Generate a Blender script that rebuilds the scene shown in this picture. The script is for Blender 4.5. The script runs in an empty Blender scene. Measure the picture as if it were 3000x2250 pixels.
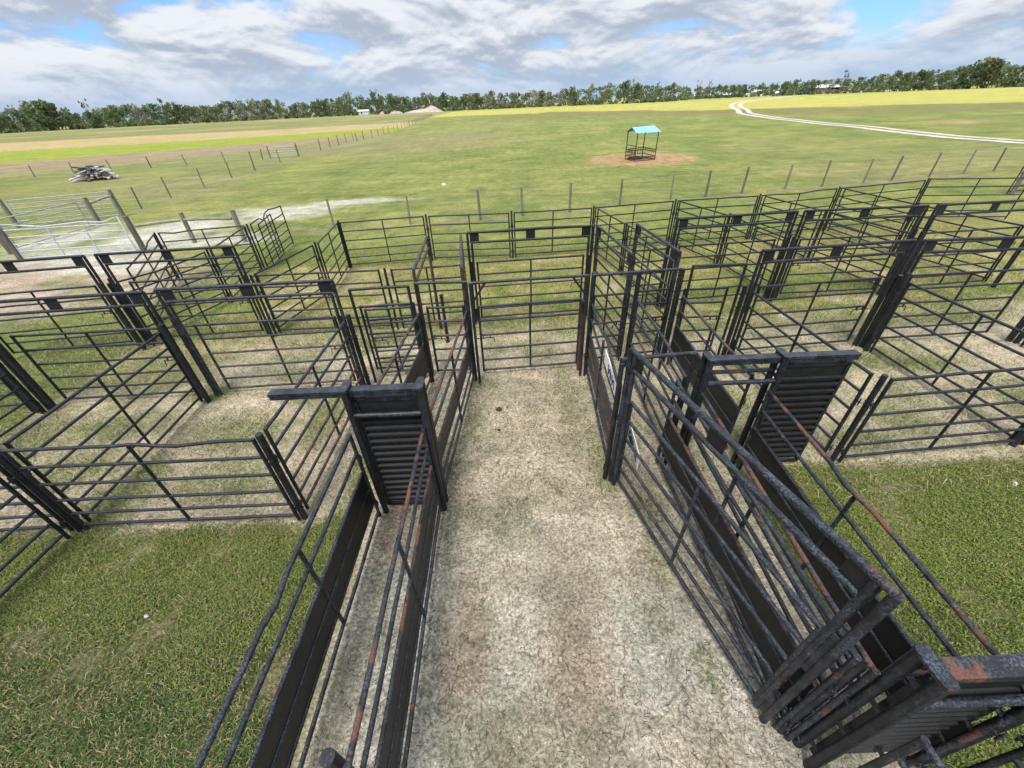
import bpy, math, random
import numpy as np
from mathutils import Vector, Matrix
random.seed(7); RNG = np.random.default_rng(11)
SC = bpy.context.scene
COL = SC.collection
R = math.radians

# ------------------------------------------------------------------ mesh builder
class MB:
    """collects tubes, boxes and plates; build() links them as one mesh object"""
    def __init__(s): s.v=[]; s.f=[]; s.sm=[]
    def add(s, vs, fs, smooth=False):
        o=len(s.v); s.v+= [tuple(p) for p in vs]; s.f+=[tuple(i+o for i in f) for f in fs]; s.sm+=[smooth]*len(fs)
    def tube(s, pts, r, n=10, r2=None, caps=True):
        pts=[Vector(p) for p in pts]; k=len(pts); rings=[]
        for i,p in enumerate(pts):
            d=(pts[min(i+1,k-1)]-pts[max(i-1,0)]).normalized()
            a=Vector((0,0,1)) if abs(d.z)<.9 else Vector((1,0,0))
            u=d.cross(a).normalized(); w=u.cross(d).normalized()
            rr=r if r2 is None else r+(r2-r)*i/(k-1)
            rings.append([p+(u*math.cos(t)+w*math.sin(t))*rr for t in [2*math.pi*j/n for j in range(n)]])
        vs=[p for ring in rings for p in ring]; fs=[]
        for i in range(k-1):
            for j in range(n):
                a=i*n+j; b=i*n+(j+1)%n; fs.append((a,b,b+n,a+n))
        s.add(vs,fs,True)
        if caps:
            s.add(rings[0],[tuple(range(n))]); s.add(rings[-1],[tuple(reversed(range(n)))])
    def box(s, c, sx, sy, sz, ax=None, up=None):
        c=Vector(c); ax=Vector(ax).normalized() if ax is not None else Vector((1,0,0))
        up=Vector(up).normalized() if up is not None else Vector((0,0,1))
        ay=up.cross(ax).normalized(); up=ax.cross(ay).normalized()
        vs=[c+ax*(sx/2*a)+ay*(sy/2*b)+up*(sz/2*d) for d in (-1,1) for b in (-1,1) for a in (-1,1)]
        s.add(vs,[(0,2,3,1),(4,5,7,6),(0,1,5,4),(2,6,7,3),(0,4,6,2),(1,3,7,5)])
    def build(s, name, m, parent=None, org=(0,0,0)):
        me=bpy.data.meshes.new(name); ox,oy,oz=org
        me.from_pydata([(x-ox,y-oy,z-oz) for x,y,z in s.v],[],s.f)
        me.polygons.foreach_set('use_smooth',s.sm); me.update()
        ob=bpy.data.objects.new(name,me); COL.objects.link(ob); me.materials.append(m)
        if parent: ob.parent=parent
        else: ob.location=org
        return ob
def tag(o,label=None,cat=None,group=None,kind=None):
    if label: o['label']=label
    if cat: o['category']=cat
    if group: o['group']=group
    if kind: o['kind']=kind
    return o
def empty(name,loc,label,cat,group=None):
    e=bpy.data.objects.new(name,None); e.location=loc; e.empty_display_size=.1; COL.objects.link(e)
    return tag(e,label,cat,group)
def copy_tree(o,parent=None):
    c=o.copy(); COL.objects.link(c)
    if parent: c.parent=parent
    for ch in o.children: copy_tree(ch,c)
    return c

# ------------------------------------------------------------------ materials
def newmat(name):
    m=bpy.data.materials.new(name); m.use_nodes=True; t=m.node_tree; b=t.nodes['Principled BSDF']; return m,t,b
def nd(t,ty,**kw):
    n=t.nodes.new(ty)
    for k,v in kw.items():
        if k.startswith('i_'): n.inputs[k[2:].replace('_',' ')].default_value=v
        else: setattr(n,k,v)
    return n
def noise(t,vec,scale,detail=5,rough=.55,dim='3D'):
    n=nd(t,'ShaderNodeTexNoise'); n.inputs['Scale'].default_value=scale; n.inputs['Detail'].default_value=detail; n.inputs['Roughness'].default_value=rough
    t.links.new(vec,n.inputs['Vector']); return n.outputs['Fac']
def ramp(t,fac,a,b,lo=0.,hi=1.):
    n=nd(t,'ShaderNodeMapRange'); n.clamp=True; n.interpolation_type='SMOOTHSTEP'
    for k,v in (('From Min',a),('From Max',b),('To Min',lo),('To Max',hi)): n.inputs[k].default_value=v
    t.links.new(fac,n.inputs['Value']); return n.outputs['Result']
def mixc(t,fac,a,b,mode='MIX'):
    n=nd(t,'ShaderNodeMix'); n.data_type='RGBA'; n.blend_type=mode
    for sock,val in ((n.inputs[0],fac),(n.inputs[6],a),(n.inputs[7],b)):
        if isinstance(val,(int,float)): sock.default_value=val
        elif isinstance(val,tuple): sock.default_value=(*val,1) if len(val)==3 else val
        else: t.links.new(val,sock)
    return n.outputs[2]
def math_(t,op,a,b=None):
    n=nd(t,'ShaderNodeMath',operation=op)
    for i,v in enumerate((a,b)):
        if v is None: continue
        if isinstance(v,(int,float)): n.inputs[i].default_value=v
        else: t.links.new(v,n.inputs[i])
    return n.outputs[0]
def coords(t,obrand=True,which='Object'):
    tc=nd(t,'ShaderNodeTexCoord'); o=tc.outputs[which]
    if obrand:
        oi=nd(t,'ShaderNodeObjectInfo'); mu=nd(t,'ShaderNodeVectorMath',operation='ADD')
        cb=nd(t,'ShaderNodeCombineXYZ'); sc=math_(t,'MULTIPLY',oi.outputs['Random'],37.)
        for i in range(3): t.links.new(sc,cb.inputs[i])
        t.links.new(o,mu.inputs[0]); t.links.new(cb.outputs[0],mu.inputs[1]); return mu.outputs[0],oi
    return o,None
def steel(name,rust=.1,worn=.35,base=(.006,.0062,.0072)):
    m,t,b=newmat(name); v,oi=coords(t)
    n1=noise(t,v,70,6,.7); n2=noise(t,v,9,5,.65); n3=noise(t,v,3.2,6,.7); n4=noise(t,v,160,3,.6)
    worncol=mixc(t,n4,(.095,.115,.15),(.04,.047,.06))
    w=math_(t,'MULTIPLY',ramp(t,n1,.42,.66),ramp(t,n2,.30,.70))
    w=math_(t,'MULTIPLY',w,worn*2.2)
    c=mixc(t,math_(t,'MINIMUM',w,1.),base,worncol)
    rm=ramp(t,n3,.70-rust*.45,.76-rust*.40); rm=math_(t,'MULTIPLY',rm,ramp(t,n1,.25,.6))
    rcol=mixc(t,n2,(.16,.062,.04),(.085,.04,.03))
    c=mixc(t,rm,c,rcol)
    t.links.new(c,b.inputs['Base Color'])
    ro=ramp(t,n1,.3,.7,.34,.62); ro=math_(t,'ADD',ro,math_(t,'MULTIPLY',rm,.25)); t.links.new(ro,b.inputs['Roughness'])
    b.inputs['Specular IOR Level'].default_value=.36
    bp=nd(t,'ShaderNodeBump'); bp.inputs['Strength'].default_value=.25; bp.inputs['Distance'].default_value=.003
    t.links.new(n1,bp.inputs['Height']); t.links.new(bp.outputs[0],b.inputs['Normal'])
    return m
def simple(name,col,col2=None,scale=8,rough=.8,metal=0,detail=5,stretch=None,bump=0,rnd=0.,spec=.3):
    m,t,b=newmat(name); v,oi=coords(t)
    if stretch:
        mp=nd(t,'ShaderNodeMapping'); mp.inputs['Scale'].default_value=stretch; t.links.new(v,mp.inputs['Vector']); v=mp.outputs[0]
    n=noise(t,v,scale,detail,.65)
    c=mixc(t,ramp(t,n,.3,.7),col,col2 or tuple(x*.6 for x in col))
    if rnd:
        hs=nd(t,'ShaderNodeHueSaturation'); t.links.new(c,hs.inputs['Color'])
        t.links.new(ramp(t,oi.outputs['Random'],0,1,1-rnd,1+rnd),hs.inputs['Value']); c=hs.outputs[0]
    t.links.new(c,b.inputs['Base Color']); b.inputs['Roughness'].default_value=rough; b.inputs['Metallic'].default_value=metal
    b.inputs['Specular IOR Level'].default_value=spec
    if bump:
        bp=nd(t,'ShaderNodeBump'); bp.inputs['Strength'].default_value=bump; bp.inputs['Distance'].default_value=.02
        t.links.new(n,bp.inputs['Height']); t.links.new(bp.outputs[0],b.inputs['Normal'])
    return m
M={}
M['dark']=steel('black_painted_steel',.06,.30)
M['worn']=steel('worn_black_steel',.22,.62)
M['rusty']=steel('rusting_black_steel',.48,.55)
M['rust']=steel('rust_coated_steel',.9,.4)
M['sheet']=steel('black_sheet_steel',.02,.10,(.008,.0076,.0074))
M['sheetbrown']=simple('scuffed_sheet_steel',(.07,.058,.047),(.045,.038,.032),3,.6,stretch=(1,1,.3),spec=.3)
M['galv']=simple('galvanised_pipe',(.50,.53,.57),(.36,.39,.43),14,.45,.25,bump=.05)
M['galvold']=simple('dull_galvanised_pipe',(.36,.38,.36),(.24,.25,.23),10,.6,.15)
M['wood']=simple('weathered_timber',(.20,.185,.155),(.095,.085,.07),26,.9,stretch=(1,1,.12),bump=.5,rnd=.25)
M['woodpale']=simple('lichened_timber',(.30,.285,.235),(.17,.16,.125),18,.9,stretch=(.25,.25,1),bump=.5,rnd=.15)
M['plank']=simple('grey_board',(.40,.38,.37),(.22,.20,.19),12,.9,rnd=.75)
M['wire']=simple('fence_wire',(.30,.30,.28),(.22,.2,.18),30,.6,.3)
M['blue']=simple('blue_roof_sheet',(.22,.50,.72),(.17,.43,.66),1.2,.5,.1)
M['feederrust']=simple('rusty_brown_steel',(.055,.035,.03),(.10,.045,.032),9,.8)
M['white']=simple('white_painted_sheet',(.72,.73,.74),(.60,.61,.62),.6,.6)
M['roofmetal']=simple('pale_roof_metal',(.55,.58,.62),(.44,.47,.50),.35,.5,.1)
M['signwhite']=simple('white_sign_board',(.74,.74,.68),(.62,.62,.55),9,.6)
M['ink']=simple('dark_blue_lettering',(.03,.05,.08),(.02,.03,.05),9,.7)
M['yellowwall']=simple('cream_house_wall',(.46,.42,.27),(.40,.36,.23),.4,.9)
M['darkvoid']=simple('dark_opening',(.03,.03,.03),(.02,.02,.02),2,.9)
M['trailer']=simple('silver_trailer_sheet',(.62,.65,.67),(.42,.50,.50),.22,.5,.2,stretch=(.5,.5,1.5))
M['bark']=simple('tree_bark',(.16,.135,.11),(.09,.075,.06),3,.9)
M['straw']=simple('dry_hay_litter',(.30,.21,.11),(.20,.13,.07),9,.95)
M['sandpile']=simple('piled_sand',(.44,.36,.32),(.30,.23,.21),.35,.95)
M['dung']=simple('dry_dung',(.055,.043,.03),(.03,.024,.018),30,.95)
M['litter']=simple('white_litter',(.75,.76,.76),(.6,.6,.62),20,.7)
M['clod']=simple('dry_soil_clod',(.40,.34,.28),(.27,.21,.165),40,.95)
def leafmat(name,c1,c2,trans=.35):
    m,t,b=newmat(name); v,oi=coords(t)
    at=nd(t,'ShaderNodeAttribute'); at.attribute_name='tone'
    c=mixc(t,at.outputs['Fac'],c1,c2)
    hs=nd(t,'ShaderNodeHueSaturation'); t.links.new(c,hs.inputs['Color'])
    t.links.new(ramp(t,oi.outputs['Random'],0,1,.72,1.3),hs.inputs['Value'])
    t.links.new(ramp(t,math_(t,'FRACT',math_(t,'MULTIPLY',oi.outputs['Random'],7.3)),0,1,.485,.515),hs.inputs['Hue'])
    t.links.new(hs.outputs[0],b.inputs['Base Color']); b.inputs['Roughness'].default_value=.75; b.inputs['Specular IOR Level'].default_value=.15
    tr=nd(t,'ShaderNodeBsdfTranslucent'); t.links.new(hs.outputs[0],tr.inputs['Color'])
    mx=nd(t,'ShaderNodeMixShader'); mx.inputs[0].default_value=trans
    out=t.nodes['Material Output']; t.links.new(b.outputs[0],mx.inputs[1]); t.links.new(tr.outputs[0],mx.inputs[2]); t.links.new(mx.outputs[0],out.inputs['Surface'])
    return m
M['l_o']=leafmat('dark_foliage',(.085,.115,.055),(.17,.205,.095))
M['l_p']=leafmat('pine_foliage',(.08,.11,.06),(.155,.19,.095))
M['l_m']=leafmat('moss_hung_foliage',(.19,.185,.145),(.33,.32,.26),.2)
M['l_l']=leafmat('yellow_green_foliage',(.125,.16,.06),(.23,.27,.11))
def vcolmat(name,trans=0.3,rough=.7):
    m,t,b=newmat(name); at=nd(t,'ShaderNodeAttribute'); at.attribute_name='Col'
    t.links.new(at.outputs['Color'],b.inputs['Base Color']); b.inputs['Roughness'].default_value=rough; b.inputs['Specular IOR Level'].default_value=.2
    if trans:
        tr=nd(t,'ShaderNodeBsdfTranslucent'); t.links.new(at.outputs['Color'],tr.inputs['Color'])
        mx=nd(t,'ShaderNodeMixShader'); mx.inputs[0].default_value=trans
        t.links.new(b.outputs[0],mx.inputs[1]); t.links.new(tr.outputs[0],mx.inputs[2]); t.links.new(mx.outputs[0],t.nodes['Material Output'].inputs['Surface'])
    return m
M['blade']=vcolmat('grass_blades')

# ------------------------------------------------------------------ pens: pipe panels, gates, frames
RZ=[1.55,1.26,.95,.64,.37,.13]
PR=.0225
def panel(label,a,b,mat='dark',gate=False,zt=None,dent=None,sheet=None,sheetmat='sheet',latch=None,rails=RZ,group=None,rusts=(),
          brace=(.5,),lift=0.,sag=.006,name=None):
    a=Vector((a[0],a[1],0)); b=Vector((b[0],b[1],0)); d=(b-a); L=d.length; u=d/L; nrm=Vector((-u.y,u.x,0))
    root=empty(name or ('pipe_gate' if gate else 'corral_panel'),tuple((a+b)/2),label,'gate' if gate else 'panel',group)
    og=tuple((a+b)/2)
    rz=[z+lift for z in rails]
    if zt: rz[0]=zt
    top=rz[0]
    zl=.03 if not gate else max(.06,rz[-1]-PR)
    jig=lambda s=.004: random.uniform(-s,s)
    for k,e in enumerate((a,b)):
        m=MB(); m.tube([e+Vector((0,0,zl)),e+Vector((0,0,top+PR*.9))],PR+.001)
        st=m.build('stile',M[mat],root,og)
        if not gate:
            s=1 if k==0 else -1
            for zc in (1.12,.24):
                c=MB(); c.box(e+u*(-s*.045)+Vector((0,0,zc)),.05,.03,.012,u); c.tube([e+u*(-s*.055)+Vector((0,0,zc-.05)),e+u*(-s*.055)+Vector((0,0,zc+.06))],.008,6)
                c.build('clip',M[mat],st,og)
    for i,z in enumerate(rz):
        m=MB(); n=7; P=[]
        for j in range(n):
            t=j/(n-1); off=Vector((0,0,z-sag*4*t*(1-t)*random.uniform(-.3,1)))+nrm*jig(.005)
            P.append(a+u*(L*t)+off)
        if i==0 and dent:
            P=[a+Vector((0,0,z))]+[a+u*(L*t)+Vector((0,0,z+dz))+nrm*dn for t,dz,dn in dent]+[b+Vector((0,0,z))]
        else:
            P[0]=a+Vector((0,0,z)); P[-1]=b+Vector((0,0,z))
        if i>0 and i!=len(rz)-1: P[0]=P[0]+u*PR*.6; P[-1]=P[-1]-u*PR*.6
        m.tube(P,PR*(1.0 if i in (0,len(rz)-1) else .93))
        m.build('rail',M['rusty' if i in rusts else mat],root,og)
    for t in brace:
        q=a+u*(L*t); m=MB()
        for z0,z1 in zip(rz[1:],rz[:-1]): m.tube([q+Vector((0,0,z0+PR*.6)),q+Vector((0,0,z1-PR*.6))],PR*.9,8)
        m.build('brace',M[mat],root,og)
    if sheet:
        m=MB(); m.box((a+b)/2+nrm*.0+Vector((0,0,(sheet[0]+sheet[1])/2)),L-.06,.006,sheet[1]-sheet[0],u)
        m.build('sheet',M[sheetmat],root,og)
    if latch is not None:
        e=a if latch==0 else b; s=1 if latch==0 else -1; z=rz[2]-.07
        m=MB(); m.tube([e-u*s*.10+Vector((0,0,z)),e+u*s*.26+Vector((0,0,z))],.010,8); m.tube([e+u*s*.25+Vector((0,0,z)),e+u*s*.27+Vector((0,0,z-.11))],.008,8)
        m.box(e+u*s*.05+Vector((0,0,z+.03)),.02,.02,.09,u); m.box(e+u*s*.18+Vector((0,0,z+.03)),.02,.02,.09,u)
        m.build('latch',M[mat],root,og)
    return root
def frame(label,a,b,top=2.28,low=2.06,plates=(0,.5,1),mat='dark',group='overhead gate frames of the pens',dent=None,gap=.085,legr=.029,low_in=True,fullin=False):
    a=Vector((a[0],a[1],0)); b=Vector((b[0],b[1],0)); d=b-a; L=d.length; u=d/L; og=tuple((a+b)/2)
    root=empty('overhead_gate_frame',og,label,'gate frame',group)
    for e,s in ((a,1),(b,-1)):
        m=MB(); m.tube([e+Vector((0,0,0)),e+Vector((0,0,top))],legr)
        if low_in:
            q=e+u*(s*gap); m.tube([q+Vector((0,0,.05)),q+Vector((0,0,(top if fullin else low)-.01))],legr*.95)
            for z0,z1 in ((.08,.42),(1.05,1.62)): m.box(e+u*(s*gap/2)+Vector((0,0,(z0+z1)/2)),gap,.016,z1-z0,u)
        m.build('leg',M[mat],root,og)
    m=MB(); P=[a+Vector((0,0,top))]+[a+u*(L*t)+Vector((0,0,top+dz)) for t,dz in (dent or [])]+[b+Vector((0,0,top))]; m.tube(P,legr); m.build('top_rail',M[mat],root,og)
    if low:
        m=MB(); m.tube([a+u*gap+Vector((0,0,low)),b-u*gap+Vector((0,0,low))],legr*.92); m.build('lower_rail',M[mat],root,og)
        for p in plates:
            w=.21; x=min(max(p*L,gap*.6+w/2),L-gap*.6-w/2); m=MB(); m.box(a+u*x+Vector((0,0,(top+low)/2)),w,.006,top-low-.03,u); m.build('plate',M['sheet'],root,og)
    return root
def bow(label,a,b,top=2.13,knee=False,mat='worn',r=.026,legs=(1,1)):
    a=Vector((a[0],a[1],0)); b=Vector((b[0],b[1],0)); d=b-a; L=d.length; u=d/L; og=tuple((a+b)/2)
    root=empty('overhead_bow',og,label,'gate frame','plain overhead bows of the alleys')
    for e,k in ((a,legs[0]),(b,legs[1])):
        if not k: continue
        m=MB(); m.tube([e,e+Vector((0,0,top))],r); m.build('leg',M['dark'],root,og)
    m=MB(); m.tube([a-u*r*.5+Vector((0,0,top)),(a+b)/2+Vector((0,0,top+.005)),b+u*r*.5+Vector((0,0,top))],r); m.build('crossbar',M[mat],root,og)
    if knee:
        for e,s in ((a,1),(b,-1)):
            m=MB(); m.tube([e+u*s*r+Vector((0,0,top-.34)),e+u*s*.26+Vector((0,0,top-r*.5))],r*.75,8); m.build('knee_brace',M['dark'],root,og)
    return root
def post(label,p,h=1.62,r=.03,mat='dark',group='round pipe posts joining the panels'):
    root=empty('pipe_post',(p[0],p[1],0),label,'post',group)
    m=MB(); m.tube([(p[0],p[1],-.02),(p[0],p[1],h)],r,12); m.build('pipe',M[mat],root,(p[0],p[1],0))
    for z in (1.12,.24):
        m=MB()
        m.box((p[0],p[1],z),r*2.9,.03,.016); m.box((p[0],p[1],z+.06),r*2.9,.03,.016); m.build('hinge_lug',M['dark'],root,(p[0],p[1],0))
    return root
def slide_gate(label,x0,x1,y,h,railx,door_x,mat='dark',doorrust=False):
    """guillotine-style sliding door: two pairs of posts under capped plates, a channel header and a ribbed door"""
    og=((x0+x1)/2,y,0); root=empty('sliding_gate',og,label,'gate')
    dy=.075
    for x in (x0,x1):
        m=MB()
        for s in (-1,1): m.tube([(x,y+s*dy,0),(x,y+s*dy,h-.012)],.04,14)
        for z in (.25,.75,1.25,1.7): m.box((x,y,z),.012,dy*2,.05)
        m.build('post_pair',M[mat],root,og)
        m=MB(); n=8; top=[]
        for s,ph in ((-1,math.pi),(1,0)):
            for k in range(n+1):
                a=ph+math.pi*k/n; top.append((x+.046*math.cos(a),y+s*dy+.046*math.sin(a)*1.0))
        N=len(top); m.add([(px,py,h-.012) for px,py in top]+[(px,py,h+.012) for px,py in top],[tuple(reversed(range(N))),tuple(range(N,2*N))]+[(i,(i+1)%N,(i+1)%N+N,i+N) for i in range(N)])
        m.build('cap_plate',M['worn'],root,og)
    hx0,hx1=railx
    m=MB()
    m.box(((hx0+hx1)/2,y,h-.045),hx1-hx0,.11,.036); m.box(((hx0+hx1)/2,y-.035,h-.092),hx1-hx0-.01,.032,.04); m.box(((hx0+hx1)/2,y+.035,h-.092),hx1-hx0-.01,.032,.04); m.box(((hx0+hx1)/2,y,h-.068),hx1-hx0-.03,.07,.014)
    m.build('track',M['worn'],root,og)
    for zz,yy,rr in ((h-.27,y+.045,.028),(h-.36,y-.075,.030)):
        m=MB(); m.tube([(x0+.03,yy,zz),((x0+x1)/2,yy,zz-.004),(x1-.03,yy,zz)],rr,12); m.build('crossbar',M['rusty' if rr<.03 else 'worn'],root,og)
    d0,d1=door_x; zt=h-.18; zb=.09
    dr=MB(); 
    for x in (d0,d1): dr.box((x,y,(zt+zb)/2),.045,.04,zt-zb)
    dr.box(((d0+d1)/2,y,zt),d1-d0,.04,.05); dr.box(((d0+d1)/2,y,zb),d1-d0,.04,.05)
    door=dr.build('door',M[mat],root,og)
    m=MB(); zz=zb+.05; prof=[]; 
    z_hi=zt-.28; p=.108
    k=0
    while zz<z_hi:
        prof+= [(zz,.006),(zz+p*.45,.006),(zz+p*.58,-.034),(zz+p*.86,-.034)]; zz+=p
    prof.append((zz,.006)); vs=[]; fs=[]
    for x in (d0+.02,d1-.02): vs+=[(x,y+o,z) for z,o in prof]
    n=len(prof); fs=[(i,i+1,n+i+1,n+i) for i in range(n-1)]; m.add(vs,fs)
    vs2=[(x_,y_+.004,z_) for x_,y_,z_ in vs]; m.add(vs2,[tuple(reversed(f)) for f in fs])
    m.box(((d0+d1)/2,y,(z_hi+zt)/2+.02),d1-d0-.04,.008,(zt-z_hi)-.02)
    m.build('ribbed_sheet',M['sheet'],door,og)
    for x in (d0+.1,d1-.1):
        m=MB(); m.tube([(x,y-.02,zt+.05),(x,y+.02,zt+.05)],.03,12); m.box((x,y,zt+.03),.02,.02,.06); m.build('roller',M['dark'],root,og)
    return root

FR='six-bar panels of the far fence row'
# far row of the pens
panel('six-bar black panel at the left end of the far fence row',(-5.57,14.06),(-2.82,14.44),group=FR)
panel('six-bar black panel in the far row behind the alley, left of the joint post',(-2.62,14.44),(.14,14.36),group=FR)
panel('six-bar black panel in the far row seen through the central overhead frame',(.33,14.40),(3.04,14.58),group=FR)
panel('six-bar black panel in the far row right of the central overhead frame',(3.19,14.62),(6.08,15.12),group=FR)
panel('straight six-bar panel in the far row, left of the dented one',(6.28,15.18),(9.25,15.36),group=FR)
panel('six-bar far row panel with a dip in the middle of its top rail',(9.43,15.40),(12.62,16.05),group=FR,dent=[(.18,0,0),(.36,-.035,.01),(.5,-.06,.02),(.68,-.01,0),(.8,.0,0)])
panel('long six-bar panel in the far row just right of the dented one',(12.82,16.08),(16.7,16.88),group=FR)
panel('last six-bar panel of the far row at the right edge of the picture',(17.1,17.1),(20.5,16.5),group=FR)
panel('six-bar panel of a farther pen cut by the right edge, behind the far row',(25.2,20.9),(28.0,21.6),mat='dark')
panel('short slanting panel running to the far row corner post at left',(-5.40,11.66),(-5.64,14.0),group=None)
panel('slanting panel with long top rail left of the alley, ending at its overhead frame',(-5.98,9.22),(-5.48,11.46))
PG='round pipe posts joining the panels'
for p,l in [((-5.63,14.10),'pipe post at the left corner of the far row'),((-5.44,11.56),'pipe post between the two slanting panels at left'),((-2.72,14.44),'pipe post in the far row behind the alley at left'),((.24,14.38),'pipe post in the far row seen through the central overhead frame'),((3.12,14.60),'pipe post in the far row at the right of the central overhead frame'),((6.18,15.15),'pipe post in the far row left of the dented neighbour panel'),((9.34,15.38),'pipe post at the left end of the dented far row panel'),((12.72,16.06),'pipe post at the right end of the dented far row panel'),((16.92,17.0),'rightmost pipe post seen in the far row')]: post(l,p)
# back row beside the cross alley, left
panel('six-bar panel across the back of the pen left of the central alley',(-5.88,9.12),(-3.02,9.12))
panel('six-bar panel across the back of the narrow lane left of the central frame',(-2.72,9.12),(-1.1,9.24),rusts=(0,))
post('pipe post at the right end of the slanting panels, beside the left overhead frame',(-5.97,9.04),1.6)
post('pipe post between the two back panels left of the central frame',(-2.87,9.11),1.6)
# far left holding pen
panel('six-bar far left panel whose top rail dips near its left end',(-11.45,13.72),(-8.90,14.2),dent=[(.04,0,0),(.17,-.05,.03),(.28,-.02,.01),(.4,0,0)])
panel('six-bar far left panel with a kinked top rail leading toward the camera',(-11.46,13.5),(-9.65,10.05),dent=[(.28,0,0),(.45,.05,.12),(.60,0,.05)])
panel('divider panel of the far left pen, upper half',(-8.80,14.1),(-8.38,11.45),mat='worn')
panel('divider panel of the far left pen, lower half with sagging top rail',(-8.42,11.25),(-9.15,9.1),dent=[(.3,-.05,0),(.6,-.06,0)],mat='worn')
panel('six-bar panel with a hump in its top rail, at the far left wood fence',(-8.76,14.4),(-9.1,17.4),dent=[(.25,.02,0),(.36,-.10,0),(.5,.04,.06),(.62,.10,.02),(.8,.04,0)])
panel('open bow gate with thick end stile beside the humped panel',(-8.44,14.3),(-8.80,15.9),gate=True,latch=1)
post('pipe post at the far corner of the kinked far left panel',(-11.48,13.6),1.6)
post('pipe post where the humped panel meets the far left pen',(-8.80,14.25),1.6)
post('pipe post half way along the far left divider',(-8.40,11.35),1.6)
post('square-topped short post beside the left overhead frame',(-9.22,8.96),1.58,.045)
# upper row of frames and their gates
frame('overhead frame at the left edge of the picture in the upper row',(-12.1,8.35),(-9.12,8.72))
frame('second overhead frame from the left edge in the upper row',(-8.92,8.78),(-6.02,8.96))
frame('wide overhead frame with three plates across the central alley, upper row',(-.87,9.24),(2.02,9.36),dent=[(.25,.0),(.6,.02),(.97,.0)])
frame('upper row overhead frame just right of the lane gates',(4.06,9.62),(7.02,9.86))
frame('upper row overhead frame, second right of the lane gates',(7.20,9.87),(10.15,9.86))
frame('upper row overhead frame at the right edge of the picture',(10.38,9.87),(13.4,10.0))
panel('six-bar gate under the left edge overhead frame, upper row',(-12.0,8.45),(-9.4,8.80),gate=True,latch=1,lift=.03)
panel('six-bar gate under the second overhead frame from left, upper row',(-8.72,8.95),(-6.28,9.08),gate=True,latch=1,lift=.03)
panel('six-bar gate under the wide central frame, upper row',(-.70,9.27),(1.86,9.46),gate=True,latch=1,lift=.03,rusts=(2,))
panel('six-bar gate under the upper row frame just right of the lane gates',(4.32,9.82),(6.82,10.03),gate=True,latch=0,lift=.03)
panel('six-bar gate under the upper row frame second right of the lane gates',(7.42,9.95),(9.96,9.98),gate=True,latch=0,lift=.03)
panel('six-bar gate under the upper row frame at the right edge',(10.62,10.02),(13.2,10.2),gate=True,latch=0,lift=.03)
# lower row of frames and their gates
frame('overhead frame at the left edge of the picture in the lower row',(-9.1,6.2),(-6.12,6.40))
frame('lower row overhead frame just left of the lane, with its gate closed',(-5.97,6.48),(-3.0,6.56),mat='worn')
frame('lower row overhead frame right of the right lane',(4.68,7.12),(7.64,7.34))
frame('lower row overhead frame at the right edge of the picture',(7.80,7.30),(10.9,7.22))
frame('overhead frame of the far lower row pen outside the left edge',(-12.4,6.0),(-9.35,6.2))
panel('six-bar gate under the left edge overhead frame, lower row',(-8.95,6.45),(-6.36,6.52),gate=True,latch=1)
panel('six-bar gate seen below the left edge overhead frame, cut by the picture edge',(-12.2,6.15),(-9.5,6.35),gate=True)
panel('worn six-bar gate under the lower row frame left of the lane',(-5.74,6.58),(-3.22,6.68),gate=True,mat='worn',latch=1,rusts=(2,5))
panel('six-bar gate under the lower row frame right of the right lane',(4.92,7.2),(7.42,7.38),gate=True,latch=1)
panel('six-bar gate under the lower row frame at the right edge',(8.08,7.42),(10.6,7.5),gate=True,latch=0)
# cross lane frames and gates seen end on
frame('narrow frame seen end on at the left side of the central alley lane, upper',(-1.75,9.05),(-1.66,6.86),plates=(),top=2.28,mat='rusty')
frame('narrow frame seen end on right beside the central alley, upper left',(-1.0,9.05),(-.80,6.86),plates=(),mat='rusty')
frame('frame seen at an angle right of the central frame, first of two',(2.12,9.34),(2.33,7.18),plates=(.0,1),mat='worn')
frame('frame seen at an angle right of the central frame, second of two',(3.02,9.34),(3.22,7.24),plates=(.0,1),mat='worn')
panel('six-bar gate in the first angled frame right of the centre',(2.14,9.26),(2.32,7.3),gate=True,mat='dark')
panel('six-bar gate in the second angled frame right of the centre',(3.05,9.26),(3.22,7.36),gate=True,mat='worn')
m=post('pipe latch post with a square keeper standing alone left of the central gate',(-1.50,8.35),1.2,.035)
panel('six-bar panel joining the second angled frame to the right pens',(3.16,9.72),(4.0,9.8))
panel('panel from the far row down to the post right of the central frame',(3.24,14.45),(3.60,12.3))
panel('panel from that middle post down toward the second angled frame',(3.66,12.08),(4.08,9.95),rusts=(0,))
post('pipe post in the middle of the divider right of the central frame',(3.63,12.19),1.6)
# right pens dividers behind the cross alley
panel('far half of the divider between first and second right back pens',(6.30,15.05),(6.92,12.85))
panel('near half of the divider between first and second right back pens',(7.0,12.6),(7.22,10.15))
panel('far half of the divider between second and third right back pens',(9.46,15.25),(9.94,12.9))
panel('near half of the divider between second and third right back pens',(10.02,12.6),(10.40,10.1))
panel('far half of the divider at the right edge back pens',(12.86,15.95),(13.08,13.2))
panel('near half of the divider at the right edge back pens',(13.10,12.95),(13.55,10.4))
post('pipe post midway along the first right back pen divider',(6.96,12.72),1.62,.045)
post('pipe post midway along the second right back pen divider',(9.98,12.75),1.62,.045)
post('pipe post midway along the right edge back pen divider',(13.09,13.08),1.62,.045)
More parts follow.
